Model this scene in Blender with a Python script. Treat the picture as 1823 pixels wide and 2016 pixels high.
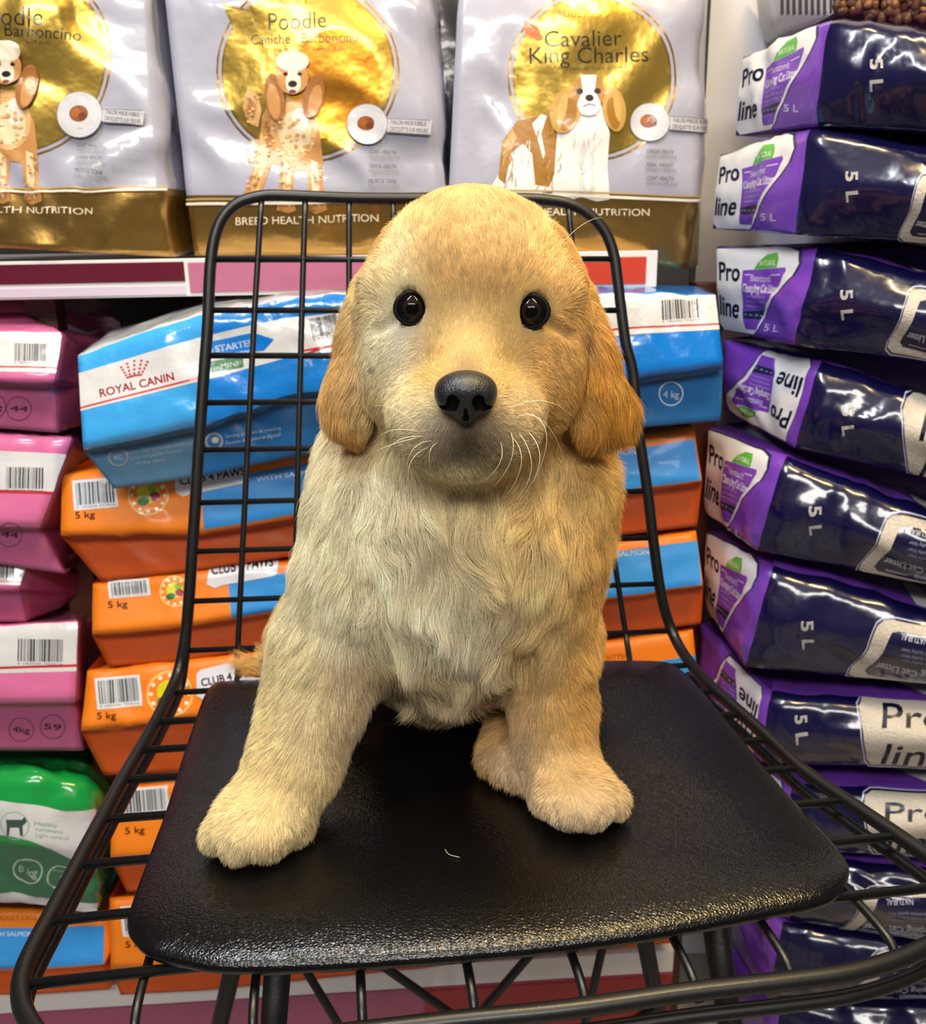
import bpy, bmesh, math, random
import numpy as np
from mathutils import Matrix, Vector, Euler

random.seed(7)
HAIRS, HAIR_R = 330000, .000085
RNG = np.random.default_rng(7)
for _o in list(bpy.data.objects):
    bpy.data.objects.remove(_o)
SC = bpy.context.scene
COL = SC.collection

# ---------------------------------------------------------------- camera
F_PX, CX, CY = 1830.0, 911.5, 1008.0
CAM_Z, PITCH, ROLL = 1.07, math.radians(17.0), math.radians(-0.9)
SEAT_Z = 0.72
cam_data = bpy.data.cameras.new('camera')
cam = bpy.data.objects.new('camera', cam_data)
COL.objects.link(cam)
cam_data.sensor_fit = 'HORIZONTAL'
cam_data.sensor_width = 36.0
cam_data.lens = 36.0 * F_PX / 1823.0
cam_data.clip_start = 0.02
cam_data.dof.use_dof = True
cam_data.dof.focus_distance = 0.47
cam_data.dof.aperture_fstop = 19.0
M_CAM = Matrix.Translation((0, 0, CAM_Z)) @ Matrix.Rotation(math.pi / 2 - PITCH, 4, 'X') @ Matrix.Rotation(ROLL, 4, 'Z')
cam.matrix_world = M_CAM
SC.camera = cam

# ---------------------------------------------------------------- world, lamps, exposure
SC.view_settings.view_transform = 'Standard'
SC.view_settings.look = 'None'
SC.view_settings.gamma = 1.0
SC.view_settings.exposure = 0.0
SC.view_settings.use_curve_mapping = False
world = bpy.data.worlds.new('world')
SC.world = world
world.use_nodes = True
_bg = world.node_tree.nodes['Background']
_bg.inputs[0].default_value = (0.95, 0.93, 1.0, 1)
_bg.inputs[1].default_value = 0.13

def area(name, loc, target, sx, sy, power, color):
    l = bpy.data.lights.new(name, 'AREA')
    l.shape = 'RECTANGLE'; l.size = sx; l.size_y = sy
    l.energy = power; l.color = color
    o = bpy.data.objects.new(name, l); COL.objects.link(o)
    o.location = loc
    d = Vector(target) - Vector(loc)
    o.rotation_euler = d.to_track_quat('-Z', 'Y').to_euler()
    return o
area('ceiling_lamp_cool', (-0.42, 0.30, 2.35), (-0.38, 0.34, 0.0), 0.06, 0.9, 22, (0.93, 0.96, 1.0))
area('ceiling_lamp_middle', (-0.1, -1.1, 2.2), (0, 0.8, 0.8), 1.7, 0.35, 38, (1.0, 0.97, 0.90))
area('ceiling_lamp_warm', (0.46, 0.34, 2.35), (0.42, 0.38, 0.0), 0.06, 0.9, 27, (1.0, 0.74, 0.34))

# ---------------------------------------------------------------- projection helpers
RC = np.array(M_CAM.to_3x3())
C0 = np.array([0.0, 0.0, CAM_Z])
def ray(px, py):
    d = np.stack([(np.asarray(px, float) - CX) / F_PX, -(np.asarray(py, float) - CY) / F_PX, -np.ones_like(np.asarray(px, float))], -1)
    return d @ RC.T
def at_plane(px, py, n, p0):
    d = ray(px, py)
    n = np.asarray(n, float)
    t = ((np.asarray(p0, float) - C0) @ n) / (d @ n)
    return C0 + d * t[..., None]
YAW = 0.06
def at_y(px, py, Y, yaw=0.0):
    """point seen at a pixel on the upright plane y = Y + yaw * x"""
    d = ray(px, py)
    t = np.asarray(Y, float) / (d[..., 1] - yaw * d[..., 0])
    return C0 + d * t[..., None]
def at_z(px, py, z):
    d = ray(px, py)
    t = (z - CAM_Z) / d[..., 2]
    return C0 + d * t[..., None]
def proj(P):
    q = (np.asarray(P) - C0) @ RC
    return np.stack([CX + F_PX * q[..., 0] / -q[..., 2], CY - F_PX * q[..., 1] / -q[..., 2]], -1)

# ---------------------------------------------------------------- noise
_perm = RNG.permutation(4096)
_vals = RNG.random(4096) * 2 - 1
def vnoise(P, seed=0):
    P = np.asarray(P, float)
    i = np.floor(P).astype(np.int64); f = P - i
    u = f * f * f * (f * (f * 6 - 15) + 10)
    out = 0
    for dx in (0, 1):
        wx = u[..., 0] if dx else 1 - u[..., 0]
        for dy in (0, 1):
            wy = u[..., 1] if dy else 1 - u[..., 1]
            for dz in (0, 1):
                wz = u[..., 2] if dz else 1 - u[..., 2]
                h = _perm[(i[..., 0] + dx + seed * 131) & 4095]
                h = _perm[(h + i[..., 1] + dy) & 4095]
                h = _perm[(h + i[..., 2] + dz) & 4095]
                out = out + wx * wy * wz * _vals[h]
    return out
def crumple(P, scale, seed):
    """sharp-creased folds like stiff film"""
    q = P / scale
    w = np.stack([vnoise(q * .7 + 5, seed + 1), vnoise(q * .7 + 9, seed + 2), vnoise(q * .7 + 13, seed + 3)], -1)
    q = q + w * 0.9
    r = 1 - 2 * np.abs(vnoise(q, seed))
    r2 = 1 - 2 * np.abs(vnoise(q * 2.1 + 3, seed + 4))
    return r * 0.7 + r2 * 0.3

# ---------------------------------------------------------------- materials
def lin(c):
    if isinstance(c, str):
        c = c.lstrip('#'); c = [int(c[i:i + 2], 16) / 255 for i in (0, 2, 4)]
    return tuple((x / 12.92 if x <= 0.04045 else ((x + 0.055) / 1.055) ** 2.4) for x in c) + (1.0,)
_mats = {}
def mat(name, color, rough=0.4, metal=0.0, coat=0.0, bump=0.0, bscale=60.0, var=0.06, spec=0.5, coat_rough=0.1, bdist=0.002):
    if name in _mats: return _mats[name]
    m = bpy.data.materials.new(name); m.use_nodes = True
    nt = m.node_tree; b = nt.nodes['Principled BSDF']
    c = lin(color)
    tc = nt.nodes.new('ShaderNodeTexCoord')
    nz = nt.nodes.new('ShaderNodeTexNoise'); nz.inputs['Scale'].default_value = bscale; nz.inputs['Detail'].default_value = 3
    nt.links.new(tc.outputs['Object'], nz.inputs['Vector'])
    mx = nt.nodes.new('ShaderNodeMix'); mx.data_type = 'RGBA'
    mx.inputs[6].default_value = tuple(x * (1 - var) for x in c[:3]) + (1,)
    mx.inputs[7].default_value = tuple(min(1, x * (1 + var)) for x in c[:3]) + (1,)
    nt.links.new(nz.outputs[0], mx.inputs[0]); nt.links.new(mx.outputs[2], b.inputs['Base Color'])
    b.inputs['Roughness'].default_value = rough; b.inputs['Metallic'].default_value = metal
    b.inputs['Specular IOR Level'].default_value = spec
    b.inputs['Coat Weight'].default_value = coat; b.inputs['Coat Roughness'].default_value = coat_rough
    if bump > 0:
        bp = nt.nodes.new('ShaderNodeBump'); bp.inputs['Strength'].default_value = bump; bp.inputs['Distance'].default_value = bdist
        nt.links.new(nz.outputs[0], bp.inputs['Height']); nt.links.new(bp.outputs[0], b.inputs['Normal'])
        if coat > 0: nt.links.new(bp.outputs[0], b.inputs['Coat Normal'])
    _mats[name] = m
    return m
def film(c, rough=0.33):      # printed plastic film
    return mat('printed_film_' + c.strip('#'), c, rough=rough, coat=0.35, bump=0.35, bscale=45, coat_rough=0.08, bdist=0.003)
def foil(c, rough=0.28):
    return mat('printed_foil_' + c.strip('#'), c, rough=rough, metal=0.85, coat=0.4, bump=0.4, bscale=30, bdist=0.004)
def satin(c):                 # heavier matt film
    return mat('matt_film_' + c.strip('#'), c, rough=0.5, coat=0.12, bump=0.25, bscale=35, bdist=0.003)

# ---------------------------------------------------------------- objects
def link(name, me, mats, parent=None, smooth=True):
    for m in mats: me.materials.append(m)
    o = bpy.data.objects.new(name, me); COL.objects.link(o)
    if parent is not None: o.parent = parent
    if smooth and len(me.polygons):
        me.polygons.foreach_set('use_smooth', np.ones(len(me.polygons), bool))
    return o
def raw_mesh(name, V, F, midx=None):
    me = bpy.data.meshes.new(name)
    me.from_pydata([tuple(map(float, v)) for v in V], [], [tuple(map(int, f)) for f in F])
    if midx is not None: me.polygons.foreach_set('material_index', np.asarray(midx, np.int32))
    me.update()
    return me
def tag(o, label=None, cat=None, group=None, kind=None):
    if label: o['label'] = label
    if cat: o['category'] = cat
    if group: o['group'] = group
    if kind: o['kind'] = kind
    return o
def empty(name, loc=(0, 0, 0)):
    o = bpy.data.objects.new(name, None); COL.objects.link(o); o.location = loc; o.empty_display_size = .05
    return o
def child_of(o, root):
    o.parent = root; o.matrix_parent_inverse = Matrix.Translation(-Vector(root.location)) if True else Matrix()
    return o
def box_bm(bm, x0, x1, y0, y1, z0, z1, bev=0.0):
    r = bmesh.ops.create_cube(bm, size=1.0)
    vs = r['verts']
    for v in vs:
        v.co = Vector((x0 + (v.co.x + .5) * (x1 - x0), y0 + (v.co.y + .5) * (y1 - y0), z0 + (v.co.z + .5) * (z1 - z0)))
    if bev > 0:
        es = list({e for v in vs for e in v.link_edges})
        bmesh.ops.bevel(bm, geom=es, offset=bev, segments=2, affect='EDGES', profile=0.7)
def box_obj(name, x0, x1, y0, y1, z0, z1, m, parent=None, bev=0.001):
    bm = bmesh.new(); box_bm(bm, x0, x1, y0, y1, z0, z1, bev)
    me = bpy.data.meshes.new(name); bm.to_mesh(me); bm.free()
    return link(name, me, [m], parent, smooth=False)

# smooth path + tube
def spline(pts, n=8):
    P = np.asarray(pts, float)
    if len(P) == 2:
        t = np.linspace(0, 1, n + 1)[:, None]
        return P[0] * (1 - t) + P[1] * t
    Q = np.vstack([2 * P[0] - P[1], P, 2 * P[-1] - P[-2]])
    out = []
    for i in range(1, len(Q) - 2):
        p0, p1, p2, p3 = Q[i - 1], Q[i], Q[i + 1], Q[i + 2]
        t = np.linspace(0, 1, n, endpoint=False)[:, None]
        out.append(0.5 * ((2 * p1) + (-p0 + p2) * t + (2 * p0 - 5 * p1 + 4 * p2 - p3) * t ** 2 + (-p0 + 3 * p1 - 3 * p2 + p3) * t ** 3))
    out.append(P[-1:])
    return np.vstack(out)
def tube_geo(path, r, seg=12, closed=False):
    P = np.asarray(path, float); n = len(P)
    r = np.broadcast_to(np.asarray(r, float), (n,))
    T = np.gradient(P, axis=0)
    if closed: T = np.roll(P, -1, 0) - np.roll(P, 1, 0)
    T /= np.linalg.norm(T, axis=1)[:, None]
    a = np.array([0, 0, 1.0]) if abs(T[0][2]) < .9 else np.array([1.0, 0, 0])
    U = np.zeros_like(P); u = np.cross(T[0], a); u /= np.linalg.norm(u)
    for i in range(n):
        u = u - T[i] * (u @ T[i]); u /= np.linalg.norm(u); U[i] = u
    W = np.cross(T, U)
    ang = np.linspace(0, 2 * np.pi, seg, endpoint=False)
    V = (P[:, None] + r[:, None, None] * (np.cos(ang)[None, :, None] * U[:, None] + np.sin(ang)[None, :, None] * W[:, None])).reshape(-1, 3)
    F = []
    for i in range(n if closed else n - 1):
        j = (i + 1) % n
        for k in range(seg):
            l = (k + 1) % seg
            F.append((i * seg + k, i * seg + l, j * seg + l, j * seg + k))
    if not closed:
        F.append(tuple(range(seg))[::-1]); F.append(tuple((n - 1) * seg + k for k in range(seg)))
    return V, F
def tube_obj(name, path, r, m, parent=None, seg=12, closed=False):
    V, F = tube_geo(path, r, seg, closed)
    return link(name, raw_mesh(name, V, F), [m], parent)

# ---------------------------------------------------------------- flat print shapes (x right, y down, photo-like units)
_txt = {}
def text_shape(s):
    if s in _txt: return _txt[s]
    cu = bpy.data.curves.new('t', 'FONT'); cu.body = s; cu.size = 1.0; cu.resolution_u = 3
    ob = bpy.data.objects.new('t', cu); COL.objects.link(ob)
    me = ob.to_mesh()
    V = np.array([v.co[:2] for v in me.vertices]).reshape(-1, 2); F = [tuple(p.vertices) for p in me.polygons]
    ob.to_mesh_clear(); bpy.data.objects.remove(ob); bpy.data.curves.remove(cu)
    if len(V):
        x0, x1 = V[:, 0].min(), V[:, 0].max()
        V[:, 0] -= (x0 + x1) / 2
        V[:, 1] -= 0.35
    _txt[s] = (V, F)
    return _txt[s]
def T(s, x, y, h, col, ang=0, w=None, shear=0, m=None, bold=0):
    """text centred at (x, y); h = capital height; w = total width; ang counter-clockwise degrees"""
    V, F = text_shape(s)
    V = V.copy(); k = h / 0.70
    V[:, 0] += V[:, 1] * shear
    sx = k
    if w: sx = w / max(1e-6, V[:, 0].max() - V[:, 0].min())
    V = V * [sx, k]
    a = math.radians(ang); c, s_ = math.cos(a), math.sin(a)
    W = np.stack([V[:, 0] * c - V[:, 1] * s_, -(V[:, 0] * s_ + V[:, 1] * c)], -1)
    outs = [dict(V=W + [x, y], F=F, m=m or col)]
    if bold:
        for dx, dy in ((bold, 0), (0, bold), (bold, bold)):
            outs.append(dict(V=W + [x + dx, y + dy], F=F, m=m or col, same=True))
    return outs
def POLY(pts, col):
    pts = np.asarray(pts, float)
    return [dict(V=pts, F=[tuple(range(len(pts)))], m=col)]
def RECT(x0, y0, x1, y1, col, ang=0):
    P = np.array([[x0, y0], [x1, y0], [x1, y1], [x0, y1]], float)
    if ang:
        c = P.mean(0); a = -math.radians(ang); R = np.array([[math.cos(a), -math.sin(a)], [math.sin(a), math.cos(a)]])
        P = (P - c) @ R.T + c
    return POLY(P, col)
def ELL(x, y, rx, ry, col, ang=0, n=28, a0=0, a1=360):
    t = np.radians(np.linspace(a0, a1, n, endpoint=(a1 - a0) < 359))
    P = np.stack([rx * np.cos(t), -ry * np.sin(t)], -1)
    a = -math.radians(ang); R = np.array([[math.cos(a), -math.sin(a)], [math.sin(a), math.cos(a)]])
    return POLY(P @ R.T + [x, y], col)
def RING(x, y, rx, ry, w, col, n=40, a0=0, a1=360):
    t = np.radians(np.linspace(a0, a1, n + 1))
    o = np.stack([x + rx * np.cos(t), y - ry * np.sin(t)], -1); i = np.stack([x + (rx - w) * np.cos(t), y - (ry - w) * np.sin(t)], -1)
    return [dict(V=np.vstack([o, i]), F=[(k, k + 1, n + 2 + k, n + 1 + k) for k in range(n)], m=col)]
def LINE(pts, w, col):
    P = np.asarray(pts, float); Tn = np.gradient(P, axis=0); Tn /= np.linalg.norm(Tn, axis=1)[:, None]
    N = np.stack([-Tn[:, 1], Tn[:, 0]], -1) * w / 2; n = len(P)
    return [dict(V=np.vstack([P + N, P - N]), F=[(k, k + 1, n + k + 1, n + k) for k in range(n - 1)], m=col)]
def BARCODE(x0, y0, x1, y1, ang=0, seed=1, bg=None, fg='#2b2b2e'):
    out = []
    cx, cy = (x0 + x1) / 2, (y0 + y1) / 2
    if bg: out += RECT(x0 - (x1 - x0) * .08, y0 - (y1 - y0) * .12, x1 + (x1 - x0) * .08, y1 + (y1 - y0) * .22, bg, ang)
    r = random.Random(seed); x = x0; bars = []
    while x < x1 - 1:
        w = r.choice([1, 1, 2, 3]) * (x1 - x0) / 62; g = r.choice([1, 1, 2]) * (x1 - x0) / 62
        bars.append((x, min(x + w, x1))); x += w + g
    a = -math.radians(ang); R = np.array([[math.cos(a), -math.sin(a)], [math.sin(a), math.cos(a)]])
    V = []; Fs = []
    for (a_, b_) in bars:
        k = len(V); V += [[a_, y0], [b_, y0], [b_, y1], [a_, y1]]; Fs.append((k, k + 1, k + 2, k + 3))
    V = (np.array(V) - [cx, cy]) @ R.T + [cx, cy]
    out.append(dict(V=V, F=Fs, m=fg))
    d = T('5 ' + '182550 702616', cx, y1 + (y1 - y0) * .09, (y1 - y0) * .1, fg, 0, w=(x1 - x0))[0]
    d['V'] = (d['V'] - [cx, cy]) @ R.T + [cx, cy]
    out.append(d)
    return out

# ---------------------------------------------------------------- the bag builder: a closed, creased film bag whose front is a control grid
class Bag:
    """rows: list of rows of (px, py, depth offset). The front surface passes through them; the back closes at depth Yb."""
    def __init__(s, rows, Y, Yb, cellmats, nx=14, ny=8, smooth=2, amp=0.002, cscale=0.07, seed=1, yaw=YAW, bulge=0.0, backshrink=0.0, backdx=0.0):
        R = len(rows); C = len(rows[0])
        G = np.zeros((R, C, 3))
        for r in range(R):
            for c in range(C):
                e_ = rows[r][c]
                G[r, c] = e_ if isinstance(e_, np.ndarray) else at_y(e_[0], e_[1], Y + e_[2], yaw)
        s.R, s.C, s.G = R, C, G
        s.nx = [nx] * (C - 1) if isinstance(nx, int) else nx
        s.ny = [ny] * (R - 1) if isinstance(ny, int) else ny
        s.sx = np.concatenate([[0]] + [i + np.arange(1, n + 1) / n for i, n in enumerate(s.nx)])
        s.sy = np.concatenate([[0]] + [i + np.arange(1, n + 1) / n for i, n in enumerate(s.ny)])
        S, Tt = np.meshgrid(s.sx, s.sy)
        D = s.ctrl(S, Tt)
        for _ in range(smooth):
            E = D.copy()
            E[1:-1, 1:-1] = D[1:-1, 1:-1] * .5 + (D[:-2, 1:-1] + D[2:, 1:-1] + D[1:-1, :-2] + D[1:-1, 2:]) * .125
            D = E
        s.base = D.copy()
        Nn = s.normals(D)
        edge = np.minimum.reduce([np.minimum(S, C - 1 - S) * 3, np.minimum(Tt, R - 1 - Tt) * 3, np.ones_like(S)])
        win = np.sin(np.pi * np.clip(S / (C - 1), 0, 1)) ** .6 * np.sin(np.pi * np.clip(Tt / (R - 1), 0, 1)) ** .6
        disp = crumple(D, cscale, seed) * amp * (0.35 + .65 * edge) + bulge * win
        D = D + Nn * disp[..., None]
        s.D = D; s.N = s.normals(D); s.S, s.T = S, Tt
        s.P2 = proj(s.base)
        Yback = Yb + 0 * D[..., 1] + yaw * D[..., 0]
        B = D.copy(); B[..., 1] = Yback
        cen = D.reshape(-1, 3).mean(0)
        if backshrink: B[..., (0, 2)] = cen[[0, 2]] + (B[..., (0, 2)] - cen[[0, 2]]) * (1 - backshrink)
        B[..., 0] += backdx
        n, m = D.shape[:2]
        s.V = [D.reshape(-1, 3), B.reshape(-1, 3)]
        idx = lambda i, j: i * m + j
        F = []; MI = []
        s.mats = []
        cell = cellmats
        jc = np.minimum(np.floor((s.sx[:-1] + s.sx[1:]) / 2).astype(int), C - 2); ic = np.minimum(np.floor((s.sy[:-1] + s.sy[1:]) / 2).astype(int), R - 2)
        o2 = n * m
        for i in range(n - 1):
            for j in range(m - 1):
                cm = cell[ic[i]] if not isinstance(cell[ic[i]], (list, tuple)) else cell[ic[i]][jc[j]]
                mi = s.mi(cm)
                F.append((idx(i, j), idx(i + 1, j), idx(i + 1, j + 1))); F.append((idx(i, j), idx(i + 1, j + 1), idx(i, j + 1))); MI += [mi, mi]
                F.append((o2 + idx(i, j), o2 + idx(i, j + 1), o2 + idx(i + 1, j + 1), o2 + idx(i + 1, j))); MI.append(mi)
        for i in range(n - 1):
            for (j, fl) in ((0, 0), (m - 1, 1)):
                cm = cell[ic[i]] if not isinstance(cell[ic[i]], (list, tuple)) else cell[ic[i]][0 if j == 0 else -1]
                q = (idx(i, j), o2 + idx(i, j), o2 + idx(i + 1, j), idx(i + 1, j))
                F.append(q if fl == 0 else q[::-1]); MI.append(s.mi(cm))
        for j in range(m - 1):
            for (i, fl) in ((0, 1), (n - 1, 0)):
                cm = cell[ic[0 if i == 0 else -1]]
                if isinstance(cm, (list, tuple)): cm = cm[jc[j]]
                q = (idx(i, j), o2 + idx(i, j), o2 + idx(i, j + 1), idx(i, j + 1))
                F.append(q if fl == 0 else q[::-1]); MI.append(s.mi(cm))
        s.F, s.MI = F, MI
        s.nv = 2 * n * m; s.layer = 0; s.i0 = 0
    def mi(s, m):
        if isinstance(m, str): m = film(m)
        if m not in s.mats: s.mats.append(m)
        return s.mats.index(m)
    def ctrl(s, S, Tt):
        i = np.clip(np.floor(Tt).astype(int), 0, s.R - 2); j = np.clip(np.floor(S).astype(int), 0, s.C - 2)
        a = (Tt - i)[..., None]; b = (S - j)[..., None]
        return (s.G[i, j] * (1 - a) + s.G[i + 1, j] * a) * (1 - b) + (s.G[i, j + 1] * (1 - a) + s.G[i + 1, j + 1] * a) * b
    def normals(s, D):
        du = np.gradient(D, axis=1); dv = np.gradient(D, axis=0)
        N = np.cross(dv, du); N /= np.maximum(np.linalg.norm(N, axis=-1, keepdims=True), 1e-9)
        # point toward the open side (the camera side at -y mostly)
        if (N[..., 1].mean()) > 0: N = -N
        return N
    def inv(s, px):
        """photo-like coordinates -> grid index coordinates (fi, fj)"""
        P2 = s.P2; n, m = P2.shape[:2]
        out = np.zeros((len(px), 2))
        flat = P2[s.i0:].reshape(-1, 2)
        for k in range(0, len(px), 400):
            q = px[k:k + 400]
            d = ((q[:, None] - flat[None]) ** 2).sum(-1); nn = d.argmin(1)
            i0, j0 = np.divmod(nn, m); i0 = i0 + s.i0
            fi, fj = i0.astype(float), j0.astype(float)
            for _ in range(6):
                i = np.clip(np.floor(fi).astype(int), 0, n - 2); j = np.clip(np.floor(fj).astype(int), 0, m - 2)
                a = (fi - i)[:, None]; b = (fj - j)[:, None]
                A = P2[i, j]; B = P2[i, j + 1]; Cc = P2[i + 1, j]; Dd = P2[i + 1, j + 1]
                p = (A * (1 - a) + Cc * a) * (1 - b) + (B * (1 - a) + Dd * a) * b
                di = (Cc - A) * (1 - b) + (Dd - B) * b; dj = (B - A) * (1 - a) + (Dd - Cc) * a
                r = q - p; det = di[:, 0] * dj[:, 1] - di[:, 1] * dj[:, 0]
                det = np.where(np.abs(det) < 1e-6, 1e-6, det)
                fi = fi + np.clip((r[:, 0] * dj[:, 1] - r[:, 1] * dj[:, 0]) / det, -2, 2)
                fj = fj + np.clip((di[:, 0] * r[:, 1] - di[:, 1] * r[:, 0]) / det, -2, 2)
                fi = np.clip(fi, s.i0, n - 1); fj = np.clip(fj, -0.0, m - 1)
            out[k:k + 400, 0] = fi; out[k:k + 400, 1] = fj
        return out
    def uv(s, pts):
        """(s, t) control coordinates -> index coordinates"""
        pts = np.asarray(pts, float)
        return np.stack([np.interp(pts[:, 1], s.sy, np.arange(len(s.sy))), np.interp(pts[:, 0], s.sx, np.arange(len(s.sx)))], -1)
    def put(s, shapes, space='px'):
        for sh in shapes:
            V = np.asarray(sh['V'], float)
            if not len(V): continue
            if not sh.get('same'): s.layer += 1
            ij = s.inv(V) if space == 'px' else s.uv(V)
            bm = bmesh.new()
            vs = [bm.verts.new((a[1], a[0], 0)) for a in ij]
            for f in sh['F']:
                try: bm.faces.new([vs[k] for k in f])
                except Exception: pass
            big = (np.ptp(ij[:, 0]) > .02) or (np.ptp(ij[:, 1]) > .02)
            if big:
                for ax in (0, 1):
                    lo, hi = (ij[:, 1 - ax].min(), ij[:, 1 - ax].max())
                    no = Vector((1, 0, 0)) if ax == 0 else Vector((0, 1, 0))
                    for q in range(int(math.ceil(lo + 1e-4)), int(math.floor(hi - 1e-4)) + 1):
                        bmesh.ops.bisect_plane(bm, geom=list(bm.verts) + list(bm.edges) + list(bm.faces), dist=1e-5, plane_co=Vector((q, q, 0)), plane_no=no)
                cc = [v.co.x - v.co.y for v in bm.verts]
                for q in range(int(math.floor(min(cc))), int(math.ceil(max(cc))) + 1):
                    bmesh.ops.bisect_plane(bm, geom=list(bm.verts) + list(bm.edges) + list(bm.faces), dist=1e-5, plane_co=Vector((q, 0, 0)), plane_no=Vector((1, -1, 0)).normalized())
            bmesh.ops.triangulate(bm, faces=list(bm.faces))
            if not bm.faces: bm.free(); continue
            bm.verts.index_update()
            L = np.array([v.co[:2] for v in bm.verts])
            F = [tuple(v.index for v in f.verts) for f in bm.faces]
            bm.free()
            n, m = s.D.shape[:2]
            fi = np.clip(L[:, 1], 0, n - 1); fj = np.clip(L[:, 0], 0, m - 1)
            i = np.clip(np.floor(fi).astype(int), 0, n - 2); j = np.clip(np.floor(fj).astype(int), 0, m - 2)
            a = (fi - i)[:, None]; b = (fj - j)[:, None]
            ip = lambda X: np.where(b >= a, X[i, j] * (1 - b) + X[i, j + 1] * (b - a) + X[i + 1, j + 1] * a, X[i, j] * (1 - a) + X[i + 1, j] * (a - b) + X[i + 1, j + 1] * b)
            W = ip(s.D) + ip(s.N) * (0.00025 + 0.00002 * s.layer)
            # orient the faces outward
            A0 = W[F[0][0]]; nrm = np.cross(W[F[0][1]] - A0, W[F[0][2]] - A0)
            flip = (nrm @ ip(s.N)[F[0][0]]) < 0
            if flip: F = [f[::-1] for f in F]
            mi = s.mi(sh['m'])
            s.V.append(W); s.F += [tuple(k + s.nv for k in f) for f in F]; s.MI += [mi] * len(F)
            s.nv += len(W)
        return s
    def build(s, name, label, cat='bag', group=None):
        V = np.vstack(s.V)
        me = raw_mesh(name, V, s.F, s.MI)
        o = link(name, me, s.mats)
        tag(o, label, cat, group)
        return o
# ================================================================ THE SETTING
floor_m = mat('speckled_floor_tile', '#8d8780', rough=.35, bump=.1, bscale=20)
dark_m = mat('dark_shelf_steel', '#17130f', rough=.5, bump=.1)
white_wall_m = mat('white_wall_paint', '#c9c8cf', rough=.6, bump=.1, bscale=90, var=.02)
def plane_box(name, x0, x1, y0, y1, z0, z1, m): return tag(box_obj(name, x0, x1, y0, y1, z0, z1, m, bev=0), kind='structure')
plane_box('floor', -3, 3, -2.5, 3, -.05, 0, floor_m)
plane_box('wall_back', -3, 3, 1.62, 1.7, 0, 2.6, mat('shop_wall_paint', '#6b625c', rough=.7, bump=.1))
plane_box('ceiling', -3, 3, -2.5, 3, 2.6, 2.65, mat('ceiling_paint', '#cfcac2', rough=.8, bump=.1))
xw = float(at_y(1381, 300, 1.17)[0])
plane_box('wall_right', xw, 1.6, 1.165, 1.2, 0, 2.6, white_wall_m)

# ---- shelving unit
shelf_white = mat('white_shelf_enamel', '#dcd9d8', rough=.25, coat=.3, var=.02)
rail_pink = mat('rose_label_strip', '#b06a88', rough=.18, coat=.5, var=.05)
rail_maroon = mat('maroon_reflection_strip', '#5a1428', rough=.25, coat=.4)  # strip tone paints in the reflection at the rail's left end
rail_red = mat('red_reflection_strip', '#c2402c', rough=.25, coat=.3)  # strip tone paints in the reflection at the rail's right end
lower_red = mat('crimson_shelf_strip', '#8c1c22', rough=.3, coat=.3)
def yawed(o, Yp):
    """shear-free turn of a part that was modelled along x about the shelf's own left end"""
    o.rotation_euler = (0, 0, math.atan(YAW))
    return o
shelf_unit = empty('display_shelving', (0, 1.0, 0))
tag(shelf_unit, 'white metal shop shelving with rose label rails behind the wire chair', 'shelving')
TH = math.atan(YAW)
def shelf_part(name, x0, x1, d0, d1, z0, z1, m, bev=.001):
    o = box_obj(name, x0, x1, d0, d1, z0, z1, m, bev=bev)
    o.parent = shelf_unit; o.location = (0, 0, 0); o.rotation_euler = (0, 0, TH)
    return o
SH_Y = .985
def shz(px, py, Y): return float(at_y(px, py, Y, YAW)[2])
Xl = -.85
xr1 = float(at_y(1292, 530, SH_Y, YAW)[0]) / math.cos(TH)
zt = shz(700, 503, SH_Y); zb = shz(700, 577, SH_Y)
d = SH_Y - 1.0
shelf_part('shelf_board', Xl, xr1, d + .004, d + .45, zt - .018, zt - .002, shelf_white)
rail = shelf_part('price_rail', Xl, xr1, d, d + .006, zb, zt, shelf_white)
x360 = float(at_y(362, 530, SH_Y, YAW)[0])
def rail_strip(name, xa, xb, za, zb_, m):
    o = box_obj(name, xa, xb, -.0015, .001, za, zb_, m, bev=.0004); o.parent = shelf_unit; o.rotation_euler = (0, 0, TH)
    o.location = (0, d, 0); return o
rail_strip('label_strip', Xl, x360, zt - .022, zt - .003, rail_maroon)
x600 = float(at_y(420, 530, SH_Y, YAW)[0]); x1180 = float(at_y(1120, 530, SH_Y, YAW)[0]); x1270 = float(at_y(1272, 530, SH_Y, YAW)[0])
rail_strip('label_strip', x360 + .004, x1180, zb + .004, zt - .004, rail_pink)
rail_strip('label_strip', x1180 + .002, x1270, zb + .004, zt - .006, rail_red)
rail_strip('label_strip', Xl, x360, zb + .002, zt - .026, mat('lilac_reflection_strip', '#cdbfd2', rough=.2, coat=.5))  # pale strip tone paints in the glossy rail's reflection
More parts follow.
